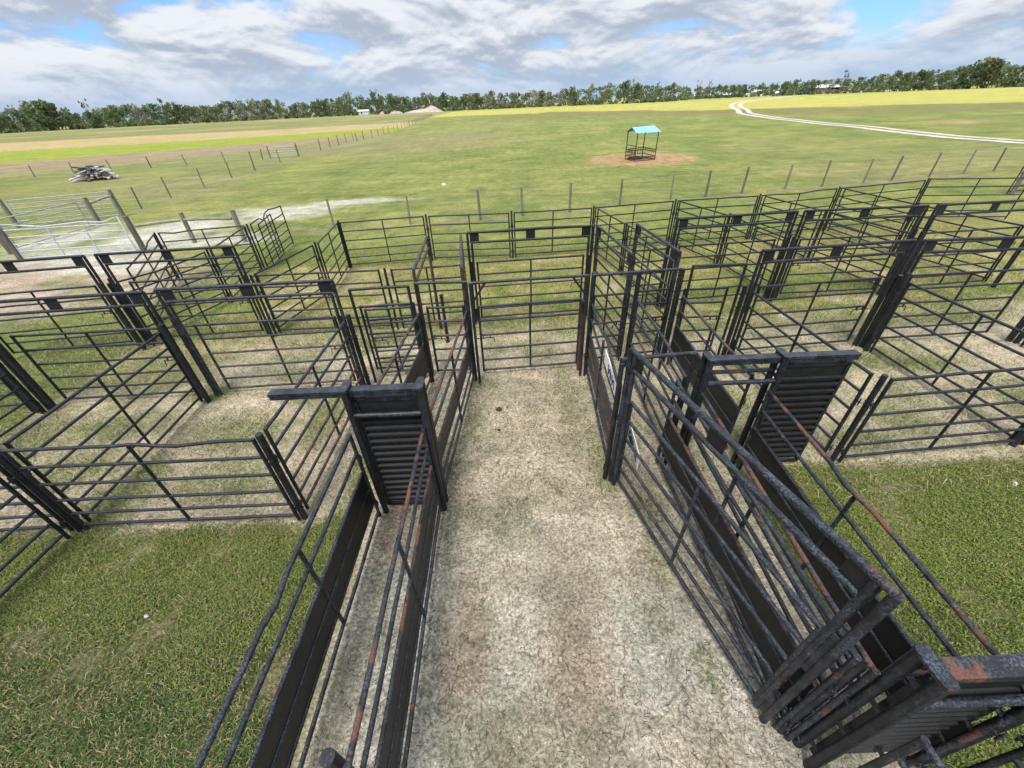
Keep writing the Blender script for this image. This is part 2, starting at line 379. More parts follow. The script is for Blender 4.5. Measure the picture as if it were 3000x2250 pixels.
# front pens
panel('left front pen panel with a bent top rail facing the lawn',(-6.0,3.42),(-3.05,3.42),dent=[(.2,.0,0),(.45,.0,0),(.52,.012,0),(.60,-.02,0),(.68,-.065,.02),(.74,-.03,0),(.86,0,0)])
panel('front pen panel at the left edge of the picture facing the lawn',(-9.05,3.36),(-6.2,3.40))
panel('divider panel running back from the left front corner post, long diagonal rails',(-6.08,3.55),(-6.18,6.3))
panel('divider panel of the left edge front pen, its top cut by the picture',(-9.12,3.5),(-9.2,6.15))
panel('panel running toward the camera from the left front corner post',(-6.14,3.28),(-6.2,.3))
panel('rusty six-bar divider between left front pen and lane',(-3.0,3.60),(-2.96,6.42),mat='worn',rusts=(3,4,5),dent=[(.12,-.01,0),(.3,0,0),(.7,0,0)])
post('thick pipe post with cut top at the right front corner of the left pen',(-2.99,3.46),1.6,.042)
post('round pipe post at the back end of the rusty divider, hinging a small gate',(-2.93,6.60),1.62,.042)
post('pipe post at the left front corner of the left front pen',(-6.10,3.42),1.6,.042)
panel('divider of the right front pens seen behind the open sliding door',(4.66,6.95),(4.77,4.18))
panel('second divider of the right front pens with long diagonal rails',(7.72,7.05),(7.78,4.3))
panel('divider of the right front pens at the right edge of the picture',(10.9,7.0),(10.9,4.3))
panel('right front pen panel facing the lawn, right of the three-pipe corner',(4.93,4.04),(7.72,4.22))
panel('front pen panel at the right edge of the picture facing the lawn',(7.9,4.22),(10.8,4.3))
post('three-pipe corner post in front of the right front pen',(4.85,4.08),1.6,.036)
post('pipe post at the right lower corner of the right front pen',(7.82,4.25),1.6,.045)
post('pipe post beside the lower row frame right of the lane',(4.58,7.12),1.62,.045)
post('pipe post between the two right lower row frames',(7.72,7.30),1.62,.05)
for p,l in [((-9.02,8.60),'pipe post in the bundle between the two left upper overhead frames'),((-9.05,8.88),'rear pipe post in the bundle between the two left upper overhead frames'),((-9.22,6.38),'pipe post in the thick bundle at the left edge, lower row'),((-9.24,6.18),'front pipe post in the thick bundle at the left edge, lower row'),((-6.04,6.56),'rear pipe post in the bundle between the lower left overhead frames'),((-6.06,6.30),'front pipe post in the bundle between the lower left overhead frames'),((4.0,9.72),'pipe post in the bundle at the left end of the right upper frames'),((7.11,9.96),'rear pipe post between the first two right upper overhead frames'),((7.10,9.76),'front pipe post between the first two right upper overhead frames'),((10.27,9.96),'rear pipe post between the last two right upper overhead frames'),((10.26,9.75),'front pipe post between the last two right upper overhead frames'),((7.70,7.15),'front pipe post in the bundle between the two right lower overhead frames'),((7.74,7.46),'rear pipe post in the bundle between the two right lower overhead frames'),((10.95,7.15),'pipe post in the bundle at the right edge, lower row'),((10.98,7.32),'rear pipe post in the bundle at the right edge, lower row')]: post(l,p,1.72,.046)
# small gate and bow left of the lane
bow('small square bow above the gate between left pen and lane',(-2.84,6.76),(-1.80,6.82),top=2.02,mat='dark')
panel('small double-railed gate under the square bow left of the lane',(-2.72,6.92),(-1.86,6.98),gate=True,mat='worn',latch=0)
panel('second small gate standing just behind the double-railed one',(-2.86,7.08),(-1.84,7.14),gate=True,mat='worn',brace=())
bow('plain overhead bow across the left lane',(-1.63,6.68),(-.73,6.64),top=2.12)
panel('small gate closing the left lane under the plain bow',(-1.54,6.9),(-.86,6.89),gate=True,mat='worn',latch=0,rusts=(1,),brace=())
bow('overhead bow with two knee braces across the central alley',(-.65,6.52),(1.41,6.64),top=2.14,knee=True)
panel('closed six-bar gate across the central alley under the braced bow',(-.57,6.84),(1.38,6.97),gate=True,latch=0,mat='worn')
post('rusty square-headed post at the right end of the central alley gate',(1.40,6.86),1.58,.03,'rusty')
bow('overhead bow across the two right lanes',(1.50,6.64),(3.08,6.76),top=2.14)
panel('small six-bar gate in the right lane beside the central alley gate',(1.66,7.10),(2.36,7.18),gate=True,brace=(),latch=1)
panel('small six-bar gate in the far right lane under the bow',(2.5,7.22),(3.2,7.3),gate=True,brace=(),latch=1)
post('pipe post in the middle of the right lane bow',(2.42,6.95),2.05,.045)
post('pipe post at the right end of the right lane bow',(3.24,7.02),2.05,.045)
post('pipe post at the right side of the central alley, behind the bow',(1.60,7.02),2.05,.045)
bow('square bow of a small open gateway between right lane and first right pen',(3.40,6.98),(4.36,6.96),top=2.1,mat='dark')
panel('small gate standing in the square bow of the first right pen',(3.46,7.22),(4.30,7.22),gate=True,brace=(),latch=1)
# left lane
panel('rusty-topped near wall of the left lane, alley side',(-1.07,3.46),(-1.05,.57),mat='worn',rusts=(0,2),sheet=(.40,.93))
panel('sheeted outer wall of the left lane nearest the camera',(-1.92,3.42),(-1.94,.55),mat='worn',sheet=(.36,.94),dent=[(.3,0,0),(.58,0,0),(.66,-.03,.012),(.72,.0,0)])
panel('sheeted outer wall of the left lane beyond the sliding gate, red rusted top',(-1.66,6.62),(-1.90,3.76),mat='worn',rusts=(0,),sheet=(.34,.94))
panel('alley-side wall of the left lane beyond the sliding gate',(-.78,6.62),(-1.04,3.8),mat='worn',rusts=(0,2),sheet=(.66,.93))
post('cut pipe post standing inside the near end of the left lane',(-1.18,.62),1.57,.045)
slide_gate('closed ribbed sliding gate across the left lane with track overhanging left',-1.86,-1.03,3.58,2.14,(-2.72,-1.03),(-1.80,-1.07))
# right lanes
AR=panel('sheeted right wall of the central alley with dented top rail',(1.55,6.72),(1.41,4.10),mat='worn',sheet=(.40,.93),sheetmat='sheetbrown',dent=[(.2,0,0),(.4,-.01,.02),(.5,-.02,.06),(.65,0,.03),(.9,0,0)],rusts=(3,4))
panel('bowed six-bar wall between the two right lanes beyond the sliding gate',(2.42,6.82),(2.34,4.3),mat='worn',rusts=(2,),dent=[(.3,0,.02),(.6,0,.04)])
panel('sheeted right wall of the outer right lane beyond the sliding gate',(3.30,6.9),(3.24,4.28),mat='worn',sheet=(.34,.95),rusts=(0,))
slide_gate('open ribbed sliding gate of the right lane, door slid out to the right',2.44,3.36,4.06,2.02,(2.44,4.30),(3.42,4.26))
bow('low square bow between the alley corner and the right sliding gate',(1.34,3.98),(2.26,4.06),top=2.08)
frame('tall plated frame angled along the near right side of the alley',(1.40,3.88),(2.15,1.06),mat='worn',plates=(0,.5,1),fullin=True,legr=.032,gap=.10)
panel('six-bar gate under the angled plated frame on the near right of the alley',(1.48,3.80),(2.11,1.19),gate=True,mat='worn')
post('first of the pipe posts at the alley corner of the angled frame',(1.37,4.0),1.7,.03,'rusty')
post('second pipe post at the alley corner, left of the angled frame',(1.33,3.93),2.06,.032)
panel('six-bar panel with leaning sheet inside the near right lane',(2.20,4.2),(2.22,1.0),mat='worn',sheet=(.34,.95),rusts=(2,))
panel('red-rusted middle wall of the near right lanes',(2.41,3.9),(2.28,.92),mat='worn',rusts=(0,),sheet=(.34,.62))
panel('sheeted outer wall of the near right lane beside the right lawn',(3.26,3.9),(3.13,.72),mat='worn',sheet=(.34,.97),rusts=(0,),dent=[(.2,.0,0),(.38,.0,0),(.46,-.03,-.015),(.56,0,0)])
post('short bracketed pipe in front of the near right sliding gate',(2.27,.99),1.5,.038)
slide_gate('dark ribbed sliding gate in the near right corner with a capped post pair',2.36,3.26,.82,1.93,(2.36,4.2),(2.42,3.22))
panel('panel corner cut off by the bottom edge under the near right sliding gate',(2.30,.58),(2.36,-1.2),mat='worn')
panel('lower bars at the bottom right corner of the picture',(3.26,.60),(3.3,-1.2),mat='dark')

# sign boards tied to the lane walls
def sign(label,a,b,z0,z1,strokes,tilt=0.):
    a=Vector((a[0],a[1],0)); b=Vector((b[0],b[1],0)); u=(b-a).normalized(); L=(b-a).length; og=tuple((a+b)/2)
    root=empty('sign_board',og,label,'sign'); n=Vector((-u.y,u.x,0))
    if n.x>0: n=-n
    m=MB(); m.box((a+b)/2+Vector((0,0,(z0+z1)/2)),L,.012,z1-z0,u); m.build('board',M['signwhite'],root,og)
    m=MB()
    for (x0,y0,x1,y1) in strokes:
        p=a+u*(L*x0)+Vector((0,0,z0+(z1-z0)*y0))+n*.009; q=a+u*(L*x1)+Vector((0,0,z0+(z1-z0)*y1))+n*.009
        m.box((p+q)/2,(q-p).length,.004,.022,q-p,n)
    m.build('lettering',M['ink'],root,og); return root
ST=[(.36,.8,.42,.2),(.42,.2,.46,.7),(.50,.8,.56,.2),(.56,.75,.62,.25),(.66,.8,.72,.2),(.72,.2,.76,.75),(.80,.8,.86,.25)]
sign('white sign with slanting blue marks wired between the upper alley wall rails',(1.46,5.15),(1.41,4.2),1.30,1.52,ST)
ST2=[(.15,.75,.15,.5),(.15,.75,.24,.75),(.24,.5,.15,.5),(.24,.5,.24,.25),(.15,.25,.24,.25),(.32,.75,.40,.75),(.40,.75,.40,.25),(.32,.25,.40,.25),(.32,.75,.32,.25),(.47,.75,.47,.25),(.47,.75,.55,.62),(.47,.5,.55,.62),(.47,.25,.55,.38),(.61,.5,.67,.5),(.74,.75,.78,.25),(.84,.6,.9,.3)]
sign('small white sign with dark characters low in the lane behind the alley corner',(1.70,4.28),(1.64,3.6),.55,.80,ST2)

# ------------------------------------------------------------------ ground
def h2(ix,iy,seed):
    n=(ix.astype(np.int64)*374761393+iy.astype(np.int64)*668265263+seed*974711)&0x7fffffff
    n=((n^(n>>13))*1274126177)&0x7fffffff; n=n^(n>>16)
    return (n&0xffff)/65535.
def vn(x,y,s,seed):
    x=x/s; y=y/s; ix=np.floor(x); iy=np.floor(y); fx=x-ix; fy=y-iy; fx=fx*fx*(3-2*fx); fy=fy*fy*(3-2*fy)
    a=h2(ix,iy,seed); b=h2(ix+1,iy,seed); c=h2(ix,iy+1,seed); d=h2(ix+1,iy+1,seed)
    return (a*(1-fx)+b*fx)*(1-fy)+(c*(1-fx)+d*fx)*fy
def fbm(x,y,s,seed,o=4):
    r=0;a=.5;t=0
    for i in range(o): r=r+a*vn(x+13.7*i,y-7.3*i,s/2**i,seed+i); t+=a; a*=.55
    return r/t
def ss(a,b,v): t=np.clip((v-a)/(b-a),0,1); return t*t*(3-2*t)
def lerp(c,col,w): return c*(1-w[...,None])+np.array(col)*w[...,None]
def ell(x,y,cx,cy,rx,ry,soft=.35,nz=0): 
    d=np.sqrt(((x-cx)/rx)**2+((y-cy)/ry)**2)+nz; return 1-ss(1-soft,1+soft,d)
SAND=(.46,.395,.315); WSAND=(.49,.465,.415); BROWN=(.30,.225,.17); STRAW=(.47,.405,.295); PINK=(.45,.365,.295)
# clumps of greener growth seen in the pens and lanes: x, y, rx, ry, strength
BL=[(-6.0,3.9,.5,.9,1),(-5.0,5.4,.9,.5,.8),(-3.5,5.7,.35,.8,1),(-4.4,4.2,.9,.5,.8),(-4.0,6.3,.5,.25,.8),(-7.6,5.6,1.2,.4,.8),(-6.2,6.6,.5,.3,1),(-7.2,4.6,.8,.5,.8),(-8.6,5.2,.5,.8,.9),
(-2.4,4.4,.25,.9,1),(-2.2,5.4,.25,.5,.9),(-2.5,6.0,.2,.5,.8),(-1.45,5.0,.2,.5,.6),(-1.0,4.6,.16,.9,.9),(-.75,5.3,.18,.5,.8),(-.6,6.5,.25,.2,.7),(1.05,5.4,.16,.8,.6),(1.32,4.4,.16,.8,.9),(1.1,6.2,.3,.25,.6),(.35,5.6,.12,.12,.8),(-.9,3.2,.12,.4,.7),(-.95,1.8,.14,.5,.6),(-.2,3.3,.1,.12,.6),(1.82,1.5,.14,.24,1),(1.7,2.6,.12,.4,.8),(1.85,3.3,.2,.3,.9),(2.8,4.8,.3,.8,.7),(2.7,5.9,.25,.5,.5),(2.0,5.3,.2,.7,.5),
(3.8,4.6,.5,.35,1),(4.2,5.6,.3,.5,.7),(5.6,4.5,.7,.3,.8),(6.6,5.0,.6,.5,.8),(5.2,6.7,.8,.35,.8),(6.4,6.4,.5,.3,.7),(7.4,6.8,.5,.3,1),(8.3,6.6,.9,.4,1),(9.4,5.2,.8,.8,.9),(7.2,5.6,.4,.5,.5),
(-.1,8.9,1.1,.45,1),(1.2,8.7,.7,.5,1),(-.3,7.9,.35,.3,.7),(.9,7.7,.3,.3,.6),(-2.1,8.6,.4,.4,1),(-3.4,8.5,1.0,.5,1),(-4.9,8.6,.8,.4,.9),(-2.6,7.6,.4,.3,.7),(-4.6,7.2,.5,.25,.7),(4.6,8.6,1.4,.5,1),(6.4,8.8,1.0,.5,1),(8.6,8.6,1.4,.5,1),(10.6,8.7,1.4,.6,1),(3.4,8.4,.6,.5,.8),(5.8,7.9,.5,.25,.5),(2.6,8.5,.3,.5,.8)]
def cover(x,y):
    """returns albedo (n,3), green density 0-1, weedy 0-1, liveliness (yellow..green)"""
    n1=fbm(x,y,1.6,3); n2=fbm(x,y,.5,9); n3=fbm(x,y,5.,21); n4=fbm(x,y,28.,33); n5=fbm(x,y,.16,41,3)
    nn=(n1-.5)*1.1+(n2-.5)*.7
    # open pasture
    c=np.zeros(x.shape+(3,))+np.array((.165,.195,.058))
    c=lerp(c,(.235,.240,.078),ss(.35,.68,n3)); c=lerp(c,(.115,.150,.040),ss(.52,.72,n1)*.55); c=lerp(c,(.27,.235,.12),ss(.56,.74,n4)*.45)
    g=np.full(x.shape,.5); wd=np.zeros(x.shape); lv=ss(.3,.7,n3)*.5
    far=ss(30,70,y)
    # far yellow strip, olive rim before it
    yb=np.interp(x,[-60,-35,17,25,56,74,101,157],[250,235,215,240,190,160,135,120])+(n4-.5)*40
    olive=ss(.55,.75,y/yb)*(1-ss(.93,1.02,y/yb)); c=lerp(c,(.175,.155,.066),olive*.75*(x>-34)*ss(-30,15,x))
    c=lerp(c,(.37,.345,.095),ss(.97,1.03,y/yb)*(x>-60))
    c=lerp(c,(.26,.255,.10),ss(330,420,y)*.6)
    # meadow left of the long fence
    L=ss(.5,-.5,x+np.interp(y,[0,30,120,260],[23.4,23.6,25.2,36.]))
    yt=np.interp(x,[-220,-150,-75,-30],[131,142,156,172]); tb=np.interp(x,[-220,-104,-56,-28],[70,97,114,132]); gb=np.interp(x,[-110,-73,-43,-28],[45,67,88,107]); pb=np.interp(x,[-100,-50,-37,-26],[34,52,71,92])
    w=(n3-.5)*10
    md=np.zeros_like(c)+np.array((.25,.235,.11)); md=lerp(md,(.185,.185,.07),ss(.4,.6,n4))
    k=ss(-3,3,yt+w-y); md=lerp(md,(.37,.285,.15),k); k=ss(-2,2,tb+w*.6-y); md=lerp(md,(.235,.275,.045),k); md=lerp(md,(.27,.25,.055),k*ss(9,2,y-gb)); k=ss(-1.5,1.5,gb+w*.3-y); md=lerp(md,(.27,.205,.145),k*.9); k=ss(-2,2,pb+w*.3-y); md=lerp(md,(.20,.205,.085),k)
    c=c*(1-(L*far)[...,None])+md*(L*far)[...,None]
    # worn strips along the fences
    fy=np.interp(x,[-24,-8,1,13,31],[23.,19.9,20.9,23.8,27.4]); k=np.exp(-((y-fy+.15)/.42)**2)*ss(-14,-8,x); c=lerp(c,(.27,.215,.165),k*.55*ss(.3,.6,n1))
    fx=-np.interp(y,[24,35,60,120,260],[22.8,23.6,25.8,24.9,37.2]); k=np.exp(-((x-fx-.4)/.5)**2)*ss(22,25,y); c=lerp(c,(.25,.205,.155),k*.75*ss(.25,.6,n1))
    # pens
    inpen=ss(-9.6,-9.2,x+nn*.3)*ss(14.6,14.1,y-np.interp(x,[0,6,12,20],[0,.7,1.6,3.2]))
    pc=np.zeros_like(c)+np.array((.245,.24,.085)); pc=lerp(pc,(.31,.265,.12),ss(.42,.62,n1*.5+n2*.5)*.8)
    lush=ss(8.8,9.4,y+nn*.8)*ss(12.2,10.0,y+nn*2.6)*ss(.62,.40,n2*.6+n1*.4)
    pc=lerp(pc,(.155,.215,.05),lush*.8)
    bare=ss(.60,.72,n1)*.8; pc=lerp(pc,PINK,bare*ss(14,9,y))
    st=ss(9.4,8.4,y+nn*1.3); base=np.zeros_like(c)+np.array(STRAW); base=lerp(base,PINK,ss(.45,.65,n3)*.75); base=lerp(base,(.26,.26,.12),ss(.56,.72,n2*.6+n1*.4)*.45)
    pc=pc*(1-st[...,None])+base*st[...,None]
    pg=.55*(1-st)*(1-bare)+lush*.4; 
    gl=ss(.58,.72,n1*.55+n2*.45)*.55
    for bx,by,rx,ry,s in BL: gl=np.maximum(gl,s*ell(x,y,bx,by,rx,ry,.6,nn*1.1))
    gl=gl*st
    lft=ss(-6.2,-7.2,x)*ss(6.4,7.2,y); pc=lerp(pc,(.235,.23,.085),lft*st*.75); pg=np.maximum(pg,lft*.35*st)
    pc=lerp(pc,(.15,.185,.055),gl*.65); pg=np.maximum(pg,gl*.9)
    c=c*(1-inpen[...,None])+pc*inpen[...,None]; g=g*(1-inpen)+pg*inpen; lv=np.where(inpen>.5,np.maximum(gl,lush),lv)
    # alley and lanes
    al=ss(-2.05,-1.9,x)*ss(3.35,3.2,x)*ss(6.9,6.3,y)
    sc=np.zeros_like(c)+np.array(SAND); sc=lerp(sc,WSAND,ss(.42,.62,n1*.5+n3*.5)*ss(3.8,1.8,y)); sc=lerp(sc,(.32,.26,.2),ss(.52,.66,n2*.5+n1*.5)*.5)
    br=np.maximum(ell(x,y,.55,1.5,.5,1.0,.5,nn*1.2),np.maximum(ell(x,y,-.62,1.7,.3,.7,.5,nn),ell(x,y,-.1,.8,.7,.45,.5,nn*1.3))); sc=lerp(sc,BROWN,br*.72)
    sc=lerp(sc,WSAND,ell(x,y,-.62,.7,.35,.5,.5,nn)*.8); sc=lerp(sc,WSAND,ell(x,y,-1.45,1.9,.28,1.6,.3,nn)*.8)
    sc=lerp(sc,BROWN,ell(x,y,-1.4,3.2,.4,.5,.4,nn)*.7); sc=lerp(sc,BROWN,ell(x,y,-1.35,4.6,.3,.9,.5,nn)*.5)
    sc=lerp(sc,(.33,.32,.25),ss(.5,.68,n2)*ss(.45,.6,n1)*.45)
    sc=lerp(sc,STRAW,ss(3.6,5.4,y)*.45)
    ag=np.zeros(x.shape)
    for bx,by,rx,ry,s in BL: ag=np.maximum(ag,s*ell(x,y,bx,by,rx,ry,.6,nn*1.2))
    ag=np.maximum(ag*.75,ss(.60,.72,n2*.6+n1*.4)*.30)
    sc=lerp(sc,(.15,.18,.06),ag*.45)
    c=c*(1-al[...,None])+sc*al[...,None]; g=g*(1-al)+ag*al; lv=np.where(al>.5,.6,lv)
    # lawns beside the alley
    for sgn,ed,yy,bright in ((-1,-2.12,3.35,0.),(1,3.36,3.98,1.)):
        lw=ss(-.12,.12,sgn*(x-ed)+nn*.14)*ss(.15,-.15,y-yy+nn*.25)
        lc=np.zeros_like(c)+np.array((.082,.105,.034)); lc=lerp(lc,(.235,.195,.12),ss(.50,.64,n1*.7+n2*.3)*(.85-.25*bright)); 
        we=np.clip(ss(.9,.25,(yy-y)/2.6+nn*.5)+bright*.55,0,1); lc=lerp(lc,(.135,.16,.036),we*.6)
        lc=lerp(lc,(.27,.22,.155),ss(.66,.74,n2)*.4)
        c=c*(1-lw[...,None])+lc*lw[...,None]; g=g*(1-lw)+lw*(.95-.85*ss(.46,.64,n1*.7+n2*.3)*(1-.25*bright)); wd=np.maximum(wd,lw*we); lv=np.where(lw>.5,.45+.35*bright,lv)
    # left yard, sand by the timber fence
    yd=ell(x,y,-17.5,13.6,6.5,3.2,.3,nn*.5)*ss(-9.3,-9.9,x); c=lerp(c,(.43,.335,.28),yd*.9); c=lerp(c,(.20,.20,.085),yd*ss(.54,.66,n1)*.7); g=g*(1-yd*.9)
    for ex,ey,rx,ry in ((-16.5,21.,2.6,2.2),(-13.0,24.3,3.,1.8),(-9.0,26.5,2.6,.7),(-17.5,17.6,2.6,1.6),(-13.6,18.8,3.,1.0),(-21.5,20.2,1.6,2.4),(-15.5,15.4,2.,.9)):
        k=ell(x,y,ex,ey,rx,ry,.45,nn*.9); c=lerp(c,WSAND,k*.85); g=g*(1-k)
    # hay litter ring and old hay patch
    k=ell(x,y,12.6,40.8,4.7,4.6,.14,nn*.28); c=lerp(c,(.37,.245,.13),k); c=lerp(c,(.24,.16,.085),k*ss(.48,.62,n2)*.5); g=g*(1-k)
    k=ell(x,y,66.5,66.7,5.2,3.6,.4,nn*.5); c=lerp(c,(.33,.24,.13),k*.85)
    k=ell(x,y,-14,75,16,22,.5,nn*.6); c=lerp(c,(.235,.2,.115),k*.55)
    k=ell(x,y,-38.6,42.6,3.4,2.2,.4,nn*.6); c=lerp(c,(.25,.2,.13),k*.6)
    return c,np.clip(g,0,1),wd,lv
def axis(lo,hi,step,far,gr):
    v=list(np.arange(lo,hi,step)); s=step
    while v[-1]<far: s*=gr; v.append(v[-1]+s)
    return v
xa=axis(-.0001,11.5,.075,2600,1.055); xl=[-q for q in axis(.075,11.5,.075,2600,1.055)][::-1]
xs=np.array(xl+xa); ys=np.array([-6,-4,-2.5,-1.5,-1,-.6]+axis(-.3,15.5,.075,2800,1.04))
gx,gy=np.meshgrid(xs,ys); c,g,wd,lv=cover(gx,gy)
near=ss(60,20,np.abs(gx))*ss(70,16,gy)
gz=((fbm(gx,gy,.9,51)-.5)*.05+(fbm(gx,gy,.22,57,3)-.5)*.035)*near*ss(-2,0,gy)
c=c*(.80+.40*fbm(gx,gy,.3,77,3))[...,None]
ny,nx=gx.shape
me=bpy.data.meshes.new('ground'); nv=nx*ny
me.vertices.add(nv); me.vertices.foreach_set('co',np.stack([gx,gy,gz],-1).astype(np.float32).ravel())
i=np.arange((ny-1)*(nx-1)); r=i//(nx-1); q=i%(nx-1); a=r*nx+q
me.loops.add(4*len(i)); me.loops.foreach_set('vertex_index',np.stack([a,a+1,a+1+nx,a+nx],-1).astype(np.int32).ravel())
me.polygons.add(len(i)); me.polygons.foreach_set('loop_start',(np.arange(len(i))*4).astype(np.int32)); me.polygons.foreach_set('loop_total',np.full(len(i),4,np.int32)); me.polygons.foreach_set('use_smooth',np.ones(len(i),bool))
ca=me.color_attributes.new('Col','FLOAT_COLOR','POINT'); ca.data.foreach_set('color',np.concatenate([c,np.ones(c.shape[:2]+(1,))],-1).astype(np.float32).ravel())
fa=me.attributes.new('green','FLOAT','POINT'); fa.data.foreach_set('value',g.astype(np.float32).ravel())
me.update(); me.validate()
ground=bpy.data.objects.new('ground',me); COL.objects.link(ground); tag(ground,'pasture and bare soil under and around the pens','ground',kind='structure')
m,t,b=newmat('pasture_and_soil'); at=nd(t,'ShaderNodeAttribute'); at.attribute_name='Col'; ga=nd(t,'ShaderNodeAttribute'); ga.attribute_name='green'
v,_=coords(t,False)
n1=noise(t,v,30,7,.78); n2=noise(t,v,9,6,.65); n3=noise(t,v,1.7,6,.7); n4=noise(t,v,.33,6,.72); n5=noise(t,v,120,3,.6)
mp=nd(t,'ShaderNodeMapping'); mp.inputs['Scale'].default_value=(.25,1,1); t.links.new(v,mp.inputs['Vector']); nf=noise(t,mp.outputs[0],.9,6,.7)
col=mixc(t,1.,at.outputs['Color'],mixc(t,ramp(t,n1,.30,.70),(.40,.37,.33),(1.50,1.53,1.56)),'MULTIPLY')
col=mixc(t,1.,col,mixc(t,ramp(t,n2,.32,.68),(.66,.66,.64),(1.30,1.30,1.30)),'MULTIPLY')
col=mixc(t,.8,col,mixc(t,ramp(t,n3,.28,.72),(.74,.77,.70),(1.25,1.22,1.2)),'MULTIPLY')
col=mixc(t,.7,col,mixc(t,ramp(t,nf,.30,.70),(.70,.74,.66),(1.28,1.24,1.2)),'MULTIPLY')
# dark tufts over the grassed ground, bits of dead stalk on the bare ground
tuft=math_(t,'MULTIPLY',ramp(t,n3,.60,.70),ramp(t,n2,.48,.60)); col=mixc(t,math_(t,'MULTIPLY',math_(t,'MULTIPLY',tuft,ga.outputs['Fac']),1.15),col,(.055,.075,.024))
vo=nd(t,'ShaderNodeTexVoronoi'); vo.inputs['Scale'].default_value=24; mp2=nd(t,'ShaderNodeMapping'); mp2.inputs['Scale'].default_value=(1,.8,1); t.links.new(v,mp2.inputs['Vector'])
wv=nd(t,'ShaderNodeVectorMath',operation='ADD'); sv=nd(t,'ShaderNodeVectorMath',operation='SCALE'); nv3=nd(t,'ShaderNodeTexNoise'); nv3.inputs['Scale'].default_value=13; nv3.inputs['Detail'].default_value=4; t.links.new(v,nv3.inputs['Vector']); t.links.new(nv3.outputs['Color'],sv.inputs[0]); sv.inputs['Scale'].default_value=.22; t.links.new(mp2.outputs[0],wv.inputs[0]); t.links.new(sv.outputs[0],wv.inputs[1]); t.links.new(wv.outputs[0],vo.inputs['Vector'])
vo.feature='DISTANCE_TO_EDGE'; crack=math_(t,'MULTIPLY',ramp(t,vo.outputs['Distance'],.0,.055,1,0),ramp(t,n2,.50,.62)); inv=math_(t,'SUBTRACT',1.,ga.outputs['Fac'])
col=mixc(t,math_(t,'MULTIPLY',math_(t,'MULTIPLY',crack,inv),.62),col,(.105,.085,.062))
spk=math_(t,'MULTIPLY',ramp(t,n5,.66,.72),ramp(t,n1,.5,.6)); col=mixc(t,math_(t,'MULTIPLY',spk,.8),col,(.07,.06,.042))
pale=math_(t,'MULTIPLY',ramp(t,n5,.30,.25),ramp(t,n2,.45,.6)); col=mixc(t,math_(t,'MULTIPLY',pale,.5),col,(.52,.47,.38))
t.links.new(col,b.inputs['Base Color']); b.inputs['Roughness'].default_value=.95; b.inputs['Specular IOR Level'].default_value=.12
hsum=math_(t,'ADD',math_(t,'MULTIPLY',n1,.5),math_(t,'ADD',math_(t,'MULTIPLY',n2,.9),math_(t,'MULTIPLY',crack,-.35)))
bp=nd(t,'ShaderNodeBump'); bp.inputs['Strength'].default_value=1.; bp.inputs['Distance'].default_value=.07; t.links.new(hsum,bp.inputs['Height']); t.links.new(bp.outputs[0],b.inputs['Normal'])
me.materials.append(m)

# ------------------------------------------------------------------ grass blades, weeds and clods (uncountable)
def rand_pts(n,x0,x1,y0,y1): return RNG.uniform(x0,x1,n),RNG.uniform(y0,y1,n)
def hz(x,y): return ((fbm(x,y,.9,51)-.5)*.05+(fbm(x,y,.22,57,3)-.5)*.035)*ss(70,16,y)*ss(60,20,np.abs(x))
def blades(name,label,pts,hmin,hmax,wid,lean,cA,cB,cC,tone):
    x,y=pts; n=len(x); z=hz(x,y)-.004
    ang=RNG.uniform(0,2*np.pi,n); hh=RNG.uniform(hmin,hmax,n); le=RNG.uniform(.2,1,n)*lean
    dx=np.cos(ang); dy=np.sin(ang); px=-dy; py=dx; w=wid*RNG.uniform(.6,1.3,n)
    p0=np.stack([x-px*w,y-py*w,z],-1); p1=np.stack([x+px*w,y+py*w,z],-1)
    mx=x+dx*hh*le*.45; my=y+dy*hh*le*.45; mz=z+hh*.62
    p2=np.stack([mx+px*w*.8,my+py*w*.8,mz],-1); p3=np.stack([mx-px*w*.8,my-py*w*.8,mz],-1)
    tz=z+hh*(1-.45*le); p4=np.stack([x+dx*hh*le*1.15,y+dy*hh*le*1.15,tz],-1)
    V=np.stack([p0,p1,p2,p3,p4],1).reshape(-1,3)
    me=bpy.data.meshes.new(name); me.vertices.add(n*5); me.vertices.foreach_set('co',V.astype(np.float32).ravel())
    o=(np.arange(n)*5)[:,None]; idx=np.concatenate([o+np.array([0,1,2,3]),o+np.array([3,2,4])],1).astype(np.int32)
    me.loops.add(n*7); me.loops.foreach_set('vertex_index',idx.ravel()); me.polygons.add(n*2)
    ls=np.stack([np.arange(n)*7,np.arange(n)*7+4],1).astype(np.int32); me.polygons.foreach_set('loop_start',ls.ravel()); me.polygons.foreach_set('loop_total',np.tile(np.array([4,3],np.int32),n))
    k=np.clip(tone+RNG.normal(0,.28,n),0,1)[:,None]; dry=(RNG.random(n)<cC[1])[:,None]
    C=np.array(cA)*(1-k)+np.array(cB)*k; C=np.where(dry,np.array(cC[0]),C)*RNG.uniform(.7,1.3,(n,1))
    C=np.repeat(np.concatenate([C,np.ones((n,1))],1),5,0)
    me.color_attributes.new('Col','FLOAT_COLOR','POINT').data.foreach_set('color',C.astype(np.float32).ravel())
    me.update(); me.materials.append(M['blade'])
    ob=bpy.data.objects.new(name,me); COL.objects.link(ob); return tag(ob,label,'grass',kind='stuff')
def pick(n,x0,x1,y0,y1,fn):
    x,y=rand_pts(n,x0,x1,y0,y1); cc,gg,ww,ll=cover(x,y); k=RNG.random(n)<fn(x,y,gg,ww,ll); return x[k],y[k],ll[k],ww[k]
DRY=(.33,.26,.14)
lawn=lambda x,y: ((x<-2.1)&(y<3.5))|((x>3.3)&(y<4.1))
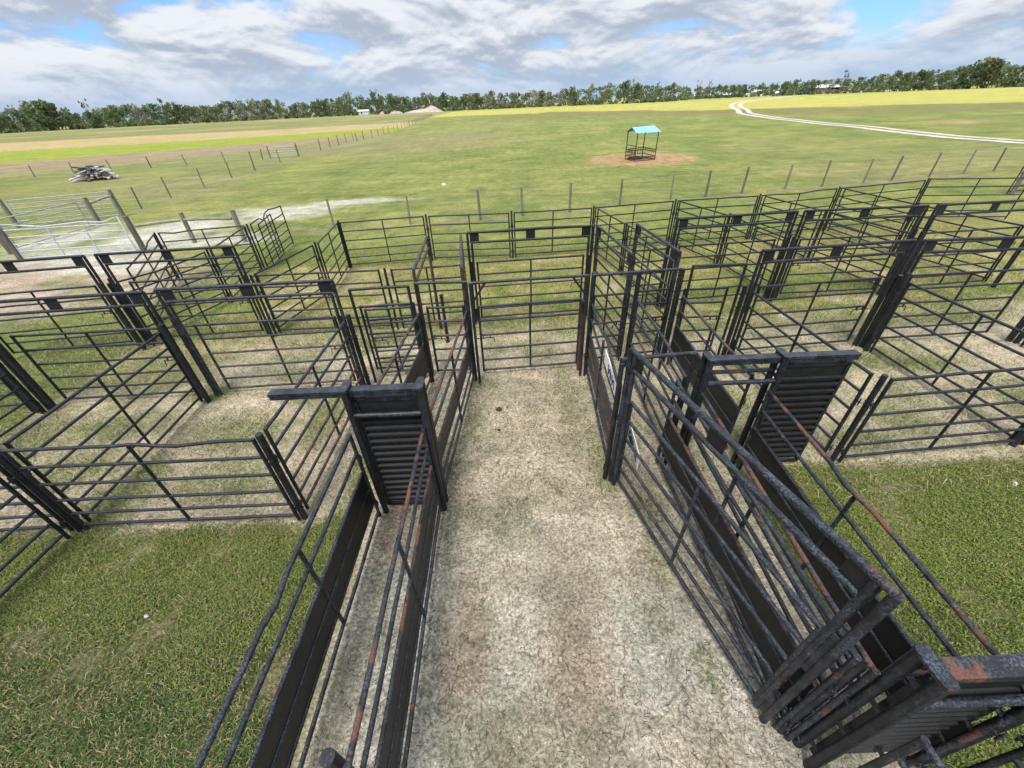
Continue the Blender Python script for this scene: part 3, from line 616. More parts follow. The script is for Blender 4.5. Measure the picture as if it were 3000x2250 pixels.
x,y,l,w=pick(150000,-7.6,-2.05,.0,3.6,lambda x,y,g,w,l:g*lawn(x,y)*.95)
blades('grass','short mixed grass of the lawn left of the alley',(x,y),.02,.075,.004,1.4,(.06,.095,.03),(.15,.195,.05),(DRY,.24),.2+.6*w+.9*(fbm(x,y,.45,91)-.5))
x,y,l,w=pick(120000,3.25,9.6,.0,4.15,lambda x,y,g,w,l:g*lawn(x,y)*.95)
blades('grass','dense bright grass of the lawn right of the alley',(x,y),.02,.07,.0045,1.3,(.07,.105,.03),(.18,.22,.05),(DRY,.14),.3+.5*w+.9*(fbm(x,y,.4,93)-.5))
x,y,l,w=pick(260000,-12,14,3.3,9.4,lambda x,y,g,w,l:(g**1.3)*(~lawn(x,y))*.8)
blades('grass','scattered green grass between the pipe pens',(x,y),.03,.095,.004,1.2,(.085,.13,.03),(.16,.215,.05),(DRY,.16),.35+.3*l)
x,y,l,w=pick(150000,-14,18,9.2,16.5,lambda x,y,g,w,l:g*.8)
blades('grass','yellow green grass in and behind the back pens',(x,y),.04,.10,.0055,1.1,(.13,.175,.04),(.235,.235,.075),((.33,.27,.11),.18),.6-.5*l)
x,y,l,w=pick(40000,-2.0,3.3,-.4,4.2,lambda x,y,g,w,l:(g**1.6)*.8)
blades('grass','thin grass tufts along the edges of the sandy alley',(x,y),.025,.085,.0035,1.2,(.075,.11,.03),(.15,.19,.05),(DRY,.2),.4+0*l)
n=30000; x,y=rand_pts(n,-12,13,3.4,10.5); blades('dry_stalks','pale dry stalks strewn over the pen floors',(x,y),.03,.14,.0036,2.6,(.50,.43,.29),(.36,.29,.18),((.11,.09,.06),.30),.5)
n=9000; x,y=rand_pts(n,-2.0,3.3,-.4,7); blades('dry_stalks','dark and pale bits of stalk lying on the alley sand',(x,y),.02,.075,.0025,2.8,(.13,.10,.07),(.30,.24,.17),((.07,.055,.04),.4),.3)
# broad weed leaves
def weeds(name,label,pts,size,cA,cB):
    x,y=pts; n=len(x); z=hz(x,y)+RNG.uniform(.012,.06,n); a=RNG.uniform(0,2*np.pi,n); s=size*RNG.uniform(.6,1.5,n); ti=RNG.normal(0,.35,(n,2))
    ux=np.cos(a);uy=np.sin(a); C0=np.stack([x,y,z],-1); U=np.stack([ux,uy,ti[:,0]],-1)*s[:,None]; W=np.stack([-uy,ux,ti[:,1]],-1)*(s*.5)[:,None]
    V=np.stack([C0-U,C0+W,C0+U,C0-W],1).reshape(-1,3); me=bpy.data.meshes.new(name); me.vertices.add(4*n); me.vertices.foreach_set('co',V.astype(np.float32).ravel())
    me.loops.add(4*n); me.loops.foreach_set('vertex_index',np.arange(4*n,dtype=np.int32)); me.polygons.add(n); me.polygons.foreach_set('loop_start',(np.arange(n)*4).astype(np.int32)); me.polygons.foreach_set('loop_total',np.full(n,4,np.int32))
    k=RNG.random((n,1)); C=np.array(cA)*(1-k)+np.array(cB)*k; C=np.repeat(np.concatenate([C,np.ones((n,1))],1),4,0)
    me.color_attributes.new('Col','FLOAT_COLOR','POINT').data.foreach_set('color',C.astype(np.float32).ravel()); me.update(); me.materials.append(M['blade'])
    ob=bpy.data.objects.new(name,me); COL.objects.link(ob); return tag(ob,label,'weeds',kind='stuff')
x,y,l,w=pick(60000,-7.6,-2.1,1.2,3.6,lambda x,y,g,w,l:w*g*lawn(x,y)*.6); weeds('ground_weeds','small leafy weeds at the top of the left lawn',(x,y),.011,(.105,.135,.03),(.21,.225,.05))
x,y,l,w=pick(90000,3.3,9.6,.0,4.15,lambda x,y,g,w,l:w*g*lawn(x,y)*.65); weeds('ground_weeds','small yellow green weeds covering the right lawn',(x,y),.012,(.10,.14,.03),(.23,.245,.055))
# clods of dry soil
m=MB()
for _ in range(2600):
    x=random.uniform(-1.9,3.2); y=random.uniform(-.3,4.2) if random.random()<.8 else random.uniform(4,7)
    s=random.uniform(.004,.016)*(1 if random.random()<.93 else 1.7); z=s*.3; a=random.uniform(0,6.3); k=4
    r=[Vector((x+math.cos(a+6.283*j/k)*s*random.uniform(.7,1.3),y+math.sin(a+6.283*j/k)*s*random.uniform(.7,1.3),z*.1)) for j in range(k)]
    t1=[p*1+Vector((0,0,s*random.uniform(.5,1.1))) for p in r]; ctr=Vector((x,y,0)); t1=[ctr+(p-ctr)*.7+Vector((0,0,p.z*.3)) for p in t1]
    m.add(r+t1,[(4,5,6,7),(0,1,5,4),(1,2,6,5),(2,3,7,6),(3,0,4,7)])
o=m.build('soil_clods',M['clod']); tag(o,'crumbs and clods of dry soil on the alley floor','soil',kind='stuff')
for v_ in (0,): 
    for p in [hz(np.array([0.]),np.array([1.]))]: pass
def blob(name,label,cat,mat,p,rx,ry,h,group=None,seed=0):
    rd=random.Random(seed); m=MB(); n=9; k=4; vs=[]; fs=[]
    for i in range(k):
        f=i/(k-1); rr=math.cos(f*1.45); 
        for j in range(n):
            a=2*math.pi*j/n; q=rr*rd.uniform(.75,1.2); vs.append((p[0]+math.cos(a)*rx*q,p[1]+math.sin(a)*ry*q,h*math.sin(f*1.5)*rd.uniform(.8,1.1)-.01+.02*f))
    for i in range(k-1):
        for j in range(n): fs.append((i*n+j,i*n+(j+1)%n,(i+1)*n+(j+1)%n,(i+1)*n+j))
    fs.append(tuple((k-1)*n+j for j in range(n))); m.add(vs,fs,True); o=m.build(name,M[mat],None,(p[0],p[1],0)); return tag(o,label,cat,group)
blob('dung_pat','dark dung pat on the sand of the central alley','dung','dung',(-.26,5.66),.07,.06,.05,seed=2)
blob('dung_pat','small dark dropping nearer the camera in the alley','dung','dung',(-.26,5.1),.035,.025,.03,seed=3)
blob('white_scrap','white scrap of litter in the left lawn','litter','litter',(-4.31,2.21),.03,.025,.03,seed=4)
blob('white_scrap','pale blue white scrap of litter at the right lawn edge','litter','litter',(7.04,3.5),.05,.04,.04,seed=5)
blob('white_scrap','white scrap of litter far out in the pasture, left of centre','litter','litter',(-4.26,31.2),.16,.12,.12,seed=6)
blob('hay_heap','dark trampled hay under the roofed feeder','hay','dung',(12.2,41.0),.75,.6,.25,seed=9)

# ------------------------------------------------------------------ wire fences
def wire_fence(label,pts,hs,r,wires,name='wire_fence',lean=.04,stuffwire=False):
    root=empty(name,(pts[0][0],pts[0][1],0),label,'fence'); og=(pts[0][0],pts[0][1],0)
    for (x,y),h in zip(pts,hs):
        m=MB(); lx,ly=random.uniform(-lean,lean),random.uniform(-lean,lean); q=r*random.uniform(.8,1.2)
        m.tube([(x,y,-.05),(x+lx*.5,y+ly*.5,h*.5),(x+lx,y+ly,h)],q,8,q*.85); m.build('fence_post',M['wood'],root,og)
    for z in wires:
        m=MB(); P=[]
        for i,((x,y),h) in enumerate(zip(pts,hs)):
            P.append((x,y,z*random.uniform(.97,1.03)))
            if i<len(pts)-1:
                x2,y2=pts[i+1]; P.append(((x+x2)/2,(y+y2)/2,z-.025))
        m.tube(P,.0042 if not stuffwire else .006,5); m.build('wire_strand',M['wire'],root,og)
    return root
FA=[(-8.2,19.9),(-4.6,20.2),(-1.2,20.4),(.9,20.9),(3.3,21.2),(6.1,22.2),(9.1,23.1),(11.2,23.5),(13.4,23.9),(16.2,24.5),(18.6,24.9),(21.4,25.4),(23.4,25.8),(26.2,26.4),(28.9,27.),(31.1,27.3),(34,28),(37,28.6)]
wire_fence('wire fence with thin grey posts crossing just behind the far panel row',FA,[random.uniform(1.24,1.36) for _ in FA],.058,(.25,.5,.75,1.0,1.2))
FB=[(-22.9,27.2),(-23.5,30.8),(-23.7,35.0),(-24.3,40.0),(-24.7,44.9)]
FB+= [(-25.4,52.),(-25.8,58.)]+[(-26.1+ .0*i,62.5+3.9*i) for i in range(1,6)]
y=82.; 
while y<262: FB.append((-np.interp(y,[80,97,123,227,263],[25.6,25.2,24.9,34.6,37.4])+random.uniform(-.15,.15),y)); y+=4.6
FB=[(float(a),float(b)) for a,b in FB]
wire_fence('long wire fence with dark posts running away up the left of the pasture',FB,[random.uniform(1.2,1.35)*(1.35 if i==4 else 1) for i in range(len(FB))],.06,(.3,.6,.9,1.12),stuffwire=True)
FC=[(-57,41.5),(-54,43.5),(-51.3,45.6),(-48.9,47.2),(-46.4,49.0),(-43.4,50.4),(-40.2,52.0),(-36.9,53.2),(-33.2,54.6),(-29.4,56.)]
wire_fence('wire fence with leaning posts behind the scrap timber heap',FC,[1.1]*len(FC),.055,(.4,.7,1.0),lean=.12,stuffwire=True)
def wood_post(label,p,h,r=.10,lean=(0,0)):
    root=empty('timber_post',(p[0],p[1],0),label,'post','round timber posts around the galvanised gates')
    m=MB(); m.tube([(p[0],p[1],-.05),(p[0]+lean[0]*.5,p[1]+lean[1]*.5,h*.5),(p[0]+lean[0],p[1]+lean[1],h)],r,12,r*.9); m.build('post',M['wood'],root,(p[0],p[1],0)); return root
wood_post('round timber post at the right end of the farthest galvanised gate',(-22.4,25.1),1.42,.10)
wood_post('round timber post standing in front of the farthest galvanised gate',(-22.1,23.1),1.36,.10)
wood_post('round timber post at the left edge hinging the farthest galvanised gate',(-26.8,23.3),1.42,.11)
wood_post('round timber post at the right end of the nearest galvanised gate',(-15.5,17.4),1.42,.11)
wood_post('round timber post at the left end of the nearest galvanised gate',(-20.4,17.0),1.25,.12)
wood_post('second timber post close behind the left end of the nearest galvanised gate',(-21.7,17.9),1.0,.11)
wood_post('timber post in the middle of the timber rail fence',(-14.0,18.45),1.28,.095)
wood_post('timber post at the right end of the timber rail fence',(-11.6,18.2),1.34,.10)
def log(label,a,b,r,group=None):
    m=MB(); m.tube([a,((a[0]+b[0])/2,(a[1]+b[1])/2,(a[2]+b[2])/2+.02),b],r,10,r*.85); o=m.build('timber_rail',M['woodpale'],None,a); return tag(o,label,'rail',group)
log('round timber rail between nearest gate post and middle post',(-15.4,17.5,1.02),(-14.05,18.3,1.0),.062)
log('round timber rail from the middle post to the right end post',(-13.9,18.35,1.0),(-11.7,18.1,1.02),.062)
log('short dark timber rail near the farthest galvanised gate',(-22.1,23.1,1.05),(-22.4,25.0,1.12),.06)
def farm_gate(label,a,b,h,nr,mat,r=.027,vees=None,rounded=True,uprights=(),z0=.12):
    a=Vector((a[0],a[1],0)); b=Vector((b[0],b[1],0)); L=(b-a).length; u=(b-a)/L; og=tuple((a+b)/2); root=empty('galvanised_gate',og,label,'gate')
    zs=[z0+(h-z0)*i/(nr-1) for i in range(nr)]
    m=MB()
    if vees: P=[a+u*(L*t)+Vector((0,0,z)) for t,z in vees]; P=[a+Vector((0,0,z0))]+P+[b+Vector((0,0,z0))]
    else:
        k=.12; P=[a+Vector((0,0,z0)),a+Vector((0,0,h-k)),a+u*k*.3+Vector((0,0,h-k*.3)),a+u*k+Vector((0,0,h)),b-u*k+Vector((0,0,h)),b-u*k*.3+Vector((0,0,h-k*.3)),b+Vector((0,0,h-k)),b+Vector((0,0,z0))]
    m.tube(P,r,10); m.build('outer_tube',M[mat],root,og)
    for z in zs[:-1] if not vees else zs:
        m=MB(); m.tube([a+Vector((0,0,z)),b+Vector((0,0,z))],r*.85,8); m.build('rail',M[mat],root,og)
    for t in uprights:
        m=MB(); q=a+u*(L*t); m.box(q+Vector((0,0,(z0+h)/2)),.05,.03,h-z0,u); m.build('upright',M[mat],root,og)
    return root
farm_gate('long galvanised gate with rounded corners, farthest of the three at left',(-26.5,23.3),(-22.5,25.0),1.33,7,'galvold')
farm_gate('dull galvanised gate standing open at an angle between the other two',(-22.0,18.5),(-21.8,22.6),1.3,5,'galvold',uprights=(.9,))
farm_gate('bright galvanised bow gate with stepped top, nearest of the three at left',(-19.9,16.7),(-15.6,17.15),1.22,5,'galv',vees=[(0,1.45),(.33,1.28),(.45,1.30),(.68,1.36),(.86,1.30),(1,1.48)],uprights=(.36,.67))
farm_gate('small galvanised gate in the long wire fence, far left',(-28.7,57.3),(-26.2,58.4),1.15,5,'galv')
wood_post('timber post hinging the small gate in the long wire fence',(-26.0,58.5),1.4,.09)
wood_post('timber post on the left of the small gate in the long wire fence',(-29.0,57.2),1.3,.07)
m=MB(); m.tube([(25.45,20.9,0),(25.45,20.9,1.2)],.09,10); o=m.build('timber_post',M['wood'],None,(25.45,20.9,0)); tag(o,'timber post behind the farther pen panel at the right edge','post')

# ------------------------------------------------------------------ scrap timber heap
rd=random.Random(4)
for k in range(84):
    f=rd.random(); ang=rd.uniform(0,6.283); q=rd.uniform(0,.75); cx=-38.9+2.0*q*math.cos(ang); cy=43.1+1.3*q*math.sin(ang); cz=(1-q)*1.15*rd.uniform(.5,1)+.06
    ln=rd.uniform(1.0,2.5); az=rd.uniform(0,3.14); out=math.atan2(math.sin(ang),math.cos(ang))
    if rd.random()<.7: az=out+rd.uniform(-.6,.6)
    sl=-.42*(q+.15)*rd.uniform(.6,1.3); d=Vector((math.cos(az)*math.cos(sl),math.sin(az)*math.cos(sl),math.sin(sl)))
    m=MB(); m.box((cx,cy,max(cz,.05+abs(sl)*ln*.4)),ln,rd.choice((.12,.18,.24)),rd.choice((.05,.07,.10)),d,(rd.uniform(-.5,.5),rd.uniform(-.5,.5),1))
    tag(m.build('wood_board',M['plank'],None,(cx,cy,cz)),'weathered grey board in the scrap timber heap','board','boards of the scrap timber heap')

# ------------------------------------------------------------------ roofed hay feeder
F0=Vector((12.55,40.75,0)); root=empty('hay_feeder',tuple(F0),'rusty pipe hay feeder with pale blue pitched roof in the pasture','feeder'); og=tuple(F0)
P=[(-1.25,.35),(-.92,-1.5),(.72,1.75),(1.05,-.9)]  # left back, left front, right back, right front
P=[F0+Vector((a,b,0)) for a,b in P]; H=2.12
for p in P:
    m=MB(); m.tube([p,p+Vector((0,0,H))],.045,8); m.build('post',M['feederrust'],root,og)
LB,LF,RB,RF=P
for a,b,zs in ((LB,LF,(.30,.62,.80,1.15)),(LF,RF,(.30,)),(LB,RB,(.30,.60,.78)),(RB,RF,(.30,.62,.78))):
    for z in zs:
        m=MB(); m.tube([a+Vector((0,0,z)),b+Vector((0,0,z))],.035,8); m.build('rail',M['feederrust'],root,og)
    if len(zs)>1:
        for t in (.17,.33,.5,.67,.83): m=MB(); q=a.lerp(b,t); q2=a.lerp(b,t+.04); m.tube([q+Vector((0,0,.30)),q2+Vector((0,0,.8))],.02,6); m.build('slant_bar',M['feederrust'],root,og)
for a,b in ((LF,RF),(LB,LF),(RB,RF)):
    m=MB(); m.tube([a+Vector((0,0,.03)),b+Vector((0,0,.03))],.03,6); m.build('skid',M['feederrust'],root,og)
ex=.12; u=(RF-LF).normalized(); w=(LB-LF).normalized()
for a,b in ((LB,LF),(RB,RF)):
    m=MB(); mid=(a+b)/2+Vector((0,0,H+.30)); m.tube([a+Vector((0,0,H)),mid,b+Vector((0,0,H))],.035,8); m.build('rafter',M['feederrust'],root,og)
m=MB(); n=25
def roofpt(s,tq): # s along, tq -1 front..0 ridge..1 back
    fr=LF.lerp(RF,s); bk=LB.lerp(RB,s); mid=(fr+bk)/2; e=(fr if tq<0 else bk); k=abs(tq)*1.1
    return mid.lerp(e,k)+Vector((0,0,H+.36-.34*k))
vs=[];fs=[]
for tq in (-1,0,1):
    for j in range(n):
        s=-.08+1.16*j/(n-1); p=roofpt(s,tq)+Vector((0,0,.03*(1 if j%4<2 else 0))); vs.append(p)
for i_ in range(2):
    for j in range(n-1): fs.append((i_*n+j,i_*n+j+1,(i_+1)*n+j+1,(i_+1)*n+j))
m.add(vs,fs); m.add([v-Vector((0,0,.012)) for v in vs],[tuple(reversed(f)) for f in fs]); m.build('roof',M['blue'],root,og)

# ------------------------------------------------------------------ dirt road (two wheel tracks)
RD=[(48.3,36),(47.9,41),(47.8,48),(49.6,57.7),(51.5,65.5),(52.4,74),(54.6,85),(57.5,99),(65.2,125),(76,148),(103,208),(143,278),(213,368),(300,470)]
def resample(P,step):
    P=[Vector((a,b,0)) for a,b in P]; out=[]
    for i in range(len(P)-1):
        p0=P[max(i-1,0)];p1=P[i];p2=P[i+1];p3=P[min(i+2,len(P)-1)]; n=max(2,int((p2-p1).length/step))
        for k in range(n):
            t=k/n; out.append(.5*((2*p1)+(p2-p0)*t+(2*p0-5*p1+4*p2-p3)*t*t+(3*p1-p0-3*p2+p3)*t**3))
    return out+[P[-1]]
pts=resample(RD,1.2); m=MB()
for off,wid in ((-1.0,.55),(1.0,.62)):
    vs=[];fs=[]
    for i_,p in enumerate(pts):
        d=(pts[min(i_+1,len(pts)-1)]-pts[max(i_-1,0)]).normalized(); nn=Vector((-d.y,d.x,0)); wf=1+max(0,(p.y-90)/170)
        wl=wid*wf*random.uniform(.75,1.15); wr=wid*wf*random.uniform(.75,1.15)
        vs+=[p+nn*(off*wf+wl)+Vector((0,0,.02)),p+nn*(off*wf)+Vector((0,0,.035)),p+nn*(off*wf-wr)+Vector((0,0,.02))]
    for i_ in range(len(pts)-1): a=i_*3; fs+=[(a,a+1,a+4,a+3),(a+1,a+2,a+5,a+4)]
    m.add(vs,fs,True)
M['road']=simple('pale_sand_track',(.50,.47,.41),(.36,.335,.26),.9,.95)
o=m.build('dirt_road',M['road']); tag(o,'pale two-track sand road curving across the pasture','road',kind='structure')

# ------------------------------------------------------------------ far buildings and yard things
def bld(name,label,cat,c,L,D,hw,hr,az,wallm,roofm,over=.6,hip=False,openings=(),open_front=0):
    c=Vector((c[0],c[1],0)); root=empty(name,tuple(c),label,cat); u=Vector((math.cos(az),math.sin(az),0)); v=Vector((-u.y,u.x,0)); og=tuple(c)
    Pn=lambda a,b,z: c+u*a+v*b+Vector((0,0,z))
    x0=-L/2+open_front*L
    m=MB(); vs=[Pn(x0,-D/2,0),Pn(L/2,-D/2,0),Pn(L/2,D/2,0),Pn(x0,D/2,0),Pn(x0,-D/2,hw),Pn(L/2,-D/2,hw),Pn(L/2,D/2,hw),Pn(x0,D/2,hw)]
    fs=[(0,1,5,4),(1,2,6,5),(2,3,7,6),(3,0,4,7)]
    if not hip: vs+=[Pn(x0,0,hr-.05),Pn(L/2,0,hr-.05)]; fs+=[(4,7,8),(5,9,6)]
    m.add(vs,fs); m.build('wall',M[wallm],root,og)
    if open_front:
        m=MB()
        for a in (-L/2+.2,-L/2+open_front*L*.5):
            for b in (-D/2+.1,D/2-.1): m.box(Pn(a,b,hw/2),.25,.25,hw)
        m.build('porch_post',M['bark'],root,og)
    m=MB(); e=over; k=L/2-(D/2 if hip else -e); 
    vs=[Pn(-L/2-e,-D/2-e,hw-.1),Pn(L/2+e,-D/2-e,hw-.1),Pn(L/2+e,D/2+e,hw-.1),Pn(-L/2-e,D/2+e,hw-.1),Pn(-k,0,hr),Pn(k,0,hr)]
    up=[(0,1,5,4),(2,3,4,5),(1,2,5),(3,0,4)]; dn=[(3,2,1,0)]
    m.add([q+Vector((0,0,.12)) for q in vs],up if hip else up[:2]); m.add(vs,[tuple(reversed(f)) for f in (up if hip else up[:2])]); m.build('roof',M[roofm],root,og)
    for (a,z,w_,h_,nm) in openings:
        m=MB(); m.box(Pn(a,-D/2-.02,z),w_,.06,h_,u); m.build(nm,M['darkvoid'],root,og)
    return root
bld('barn','pale metal barn with a long open porch roof on its left, far right of centre','barn',(322,588),31,13,3.9,5.8,-.30,'white','roofmetal',.8,openings=((4,1.5,2.2,2.6,'door'),),open_front=.36)
bld('house','cream farmhouse with grey hipped metal roof before the trees at right','house',(338,497),24,13,5.2,8.2,-.35,'yellowwall','roofmetal',2.2,hip=True,openings=((2,4.2,14,1.6,'veranda_opening'),(-8,2.2,1.4,1.6,'window')))
bld('shed','low white shed with flat roof just right of the pines','shed',(196,548),14,7,2.6,3.4,-.2,'white','white',.4)
bld('shed','long white roofed shed, middle one of the three among the trees','shed',(233,556),18,8,2.6,3.8,-.2,'darkvoid','white',.5)
bld('shed','dark shed with white pitched roof, rightmost of the three among the trees','shed',(262,545),19,9,2.6,4.4,-.25,'darkvoid','white',.7)
bld('shed','small white shed end beside the dark pitched roof shed','shed',(274,528),7,5,2.4,2.8,-.3,'white','white',.2)
bld('shed','small tan domed shed left of the barn','shed',(300,518),7,5,2.2,3.9,-.3,'sandpile','white',.3)
bld('shed','small grey roofed shed between barn and farmhouse','shed',(346,548),13,6,1.9,2.8,-.3,'darkvoid','roofmetal',.3)
bld('shed','low flat-roofed shed right of the farmhouse','shed',(398,532),12,6,1.6,2.2,-.35,'darkvoid','roofmetal',.4)
bld('cottage','small white cottage among the trees left of the soil mound','cottage',(-121,428),9,6,2.6,3.6,0.,'white','white',.4,openings=((-1.5,1.3,1.2,1.6,'door'),))
# silver trailer on the field edge
c=Vector((478,520,0)); root=empty('stock_trailer',tuple(c),'long silver box trailer tilted on its wheels before the trees at far right','trailer'); og=tuple(c)
az=-1.36+.0; u=Vector((.20,-.98,0)).normalized(); u=Vector((12,-54,0)).normalized(); v=Vector((-u.y,u.x,0)); Lh=26.
m=MB(); vs=[]
for b in (-1.3,1.3): vs+= [c+u*(-Lh)+v*b+Vector((0,0,1.0)),c+u*Lh+v*b+Vector((0,0,1.0)),c+u*(Lh+.5)+v*b+Vector((0,0,5.6)),c+u*(-Lh+1.6)+v*b+Vector((0,0,5.0))]
m.add(vs,[(0,1,2,3),(7,6,5,4),(0,4,5,1),(1,5,6,2),(2,6,7,3),(3,7,4,0)]); m.build('box_body',M['trailer'],root,og)
m=MB(); m.box(c+Vector((0,0,.8)),Lh*2+9,1.6,.35,u); m.build('chassis',M['darkvoid'],root,og)
for a in (-17,-15.5,-8,2,11,17,19):
    m=MB(); q=c+u*a+Vector((0,0,.55)); m.tube([q-v*1.35,q+v*1.35],.55,12); m.build('wheel',M['darkvoid'],root,og)
# soil mound, debris, poles, sign
def mound(name,label,c,rx,ry,h,mat,seed,peaks=((0,0,1),)):
    n=26; vs=[];fs=[]
    for j in range(n):
        for i in range(n):
            a=-1+2*i/(n-1); b=-1+2*j/(n-1); z=0
            for pa,pb,ph in peaks: z=max(z,ph*max(0,1-math.hypot((a-pa)/.62,(b-pb)/.9)))
            z+= .07*max(0,1-a*a-b*b)*vn(np.array([a*9+seed]),np.array([b*9.]),1.3,seed)[0]*2
            vs.append((c[0]+a*rx,c[1]+b*ry,h*z-.05))
    for j in range(n-1):
        for i in range(n-1): a=j*n+i; fs.append((a,a+1,a+n+1,a+n))
    m=MB(); m.add(vs,fs,True); o=m.build(name,M[mat],None,(c[0],c[1],0)); return tag(o,label,'mound')
mound('soil_mound','pinkish sand mound heaped at the end of the long wire fence',(-66,418),17,8,4.7,'sandpile',3,((.38,0,1.),(-.15,0,.55),(-.5,0,.35)))
mound('soil_mound','low pale sand heap left of the big mound',(-92,420),8,5,2.8,'sandpile',5,((0,0,1),(.4,0,.6)))
mound('soil_mound','small brown heap beside the white cottage',(-103,420),5,4,2.2,'sandpile',8)
mound('debris_heap','long low white debris heap right of the farmhouse',(392,500),20,4,1.3,'white',11,((-.5,0,.8),(.1,0,.6),(.6,0,.5)))
mound('debris_heap','broken pale debris between farmhouse and trailer',(430,505),14,4,2.0,'white',14,((-.6,0,1),(.3,0,.6)))
mound('debris_heap','dark and white scrap heap just left of the trailer',(452,515),12,4,1.6,'plank',17,((-.4,0,1),(.4,0,.8)))
def pole(label,x,y,h,r=.2):
    root=empty('utility_pole',(x,y,0),label,'pole'); m=MB(); m.tube([(x,y,0),(x+.3,y,h)],r,8,r*.7); m.build('pole',M['bark'],root,(x,y,0))
    m=MB(); m.box((x+.3,y,h-.7),2.4,.15,.18); m.build('crossarm',M['bark'],root,(x,y,0))
pole('leaning utility pole left of the pale barn',282,575,13.)
pole('utility pole right of the pale barn',333,582,13.5)
pole('pale bare pole standing by the white cottage',-106,440,12.,.3)
m=MB(); m.box((101,430,2.1),1.9,.08,2.2); m.box((101,430.1,.8),.15,.1,1.6); tag(m.build('notice_board',M['white'],None,(101,430,0)),'white notice board at the edge of the pine wood','board')

# ------------------------------------------------------------------ trees
def leafmesh(name,clumps,nq,size,seed,droop=0.,mat='l_o'):
    rg=np.random.default_rng(seed); V=[];T=[]
    for cx,cy,cz,r,rz in clumps:
        n=max(6,int(nq*r*r*30)); d=rg.normal(0,1,(n,3)); d/=np.linalg.norm(d,axis=1)[:,None]; q=rg.uniform(.35,1.08,(n,1))**.6
        p=np.array([cx,cy,cz])+d*q*np.array([r,r,rz]); a=rg.normal(0,1,(n,3)); a[:,2]*=.6; a/=np.linalg.norm(a,axis=1)[:,None]; b=np.cross(a,rg.normal(0,1,(n,3))); b/=np.linalg.norm(b,axis=1)[:,None]
        if droop: b=b*(1-droop)+np.array([0,0,-1.])*droop
        s=size*rg.uniform(.5,1.4,(n,1)); sb=s*(1+droop*1.6)
        V.append(np.stack([p-a*s-b*sb*.5,p+a*s-b*sb*.3,p+a*s*.6+b*sb,p-a*s*.7+b*sb*.8],1)); T.append(np.repeat(np.clip(rg.normal(.45,.25)+rg.normal(0,.18,n),0,1),4))
    V=np.concatenate(V).reshape(-1,3); T=np.concatenate(T); n=len(V)//4
    me=bpy.data.meshes.new(name); me.vertices.add(len(V)); me.vertices.foreach_set('co',V.astype(np.float32).ravel()); me.loops.add(len(V)); me.loops.foreach_set('vertex_index',np.arange(len(V),dtype=np.int32))
    me.polygons.add(n); me.polygons.foreach_set('loop_start',(np.arange(n)*4).astype(np.int32)); me.polygons.foreach_set('loop_total',np.full(n,4,np.int32))
    me.attributes.new('tone','FLOAT','POINT').data.foreach_set('value',T.astype(np.float32)); me.update(); me.materials.append(M[mat]); return me
def proto(kind,seed):
    rg=random.Random(seed); cl=[]; m=MB(); tips=[]
    if kind in 'oml':
        top=.97; nb={'o':17,'m':16,'l':15}[kind]
        for k in range(nb):
            a=rg.uniform(0,6.283); f=rg.uniform(0,1); z=.16+.72*f; rr=(.40 if kind!='l' else .34)*math.sqrt(max(.05,1-((f-.35)/.72)**2))*rg.uniform(.45,1)
            r=rg.uniform(.10,.17); cl.append((rr*math.cos(a),rr*math.sin(a),min(z,top-r*.8),r,r*rg.uniform(.7,.95)))
        cl.append((rg.uniform(-.1,.1),0,.86,.13,.11)); tips=cl[:6]; r0=.028
        nq,size,dr=(46,.040,0.) if kind=='o' else ((40,.030,.55) if kind=='m' else (38,.034,0.))
    elif kind=='p':
        for k in range(rg.randint(10,13)):
            a=rg.uniform(0,6.283); z=rg.uniform(.38,.93); rr=.36*(1.08-z)*1.6*rg.uniform(.3,1.05); r=rg.uniform(.09,.15); cl.append((rr*math.cos(a),rr*math.sin(a),z,r,r*.55))
        tips=cl; r0=.016; nq,size,dr=40,.032,0.
    else:  # 's' sparse bent tall tree
        for k in range(7):
            a=rg.uniform(-.7,.7)+(0 if k%2 else 3.14); z=rg.uniform(.66,.95); rr=rg.uniform(.1,.46); cl.append((rr*math.cos(a)+.08,rr*math.sin(a)*.5,z,rg.uniform(.09,.16),rg.uniform(.035,.06)))
        tips=cl; r0=.015; nq,size,dr=38,.034,0.
    bend=rg.uniform(-.04,.04); tp=.75 if kind!='s' else .92
    m.tube([(0,0,-.01),(bend,0,tp*.5),(bend*1.5,bend,tp)],r0,7,r0*.4)
    for x,y,z,r,_ in tips: m.tube([(bend,0,max(.12,z*.62)),(x*.55,y*.55,z*.85),(x,y,z)],r0*.42,5,r0*.12)
    me=leafmesh('crown',cl,nq,size,seed,dr,'l_'+('p' if kind=='s' else kind))
    tm=m.build('tmp',M['bark']); td=tm.data; bpy.data.objects.remove(tm); return me,td
PROTO={k:[proto(k,100*i+ord(k)) for i in range(1,6)] for k in 'omlps'}
TL={'o':('oak_tree','dark green bushy tree in the distant treeline','dark bushy trees of the treeline'),'m':('moss_draped_tree','grey moss-draped tree in the distant treeline','grey moss-draped trees of the treeline'),'l':('broadleaf_tree','yellow green leafy tree in the distant treeline','yellow green trees of the treeline'),'p':('pine_tree','tall open-crowned pine in the distant treeline','pines of the treeline')}
def tree(kind,x,y,h,w,name,label,group=None):
    root=empty(name,(x,y,-.1),label,'tree',group); root.scale=(w,w,h); root.rotation_euler.z=random.uniform(0,6.28) if kind!='s' else random.uniform(-.3,.3)
    cm,tm=random.choice(PROTO[kind])
    for nm,d in (('crown',cm),('trunk',tm)):
        o=bpy.data.objects.new(nm,d); COL.objects.link(o); o.parent=root
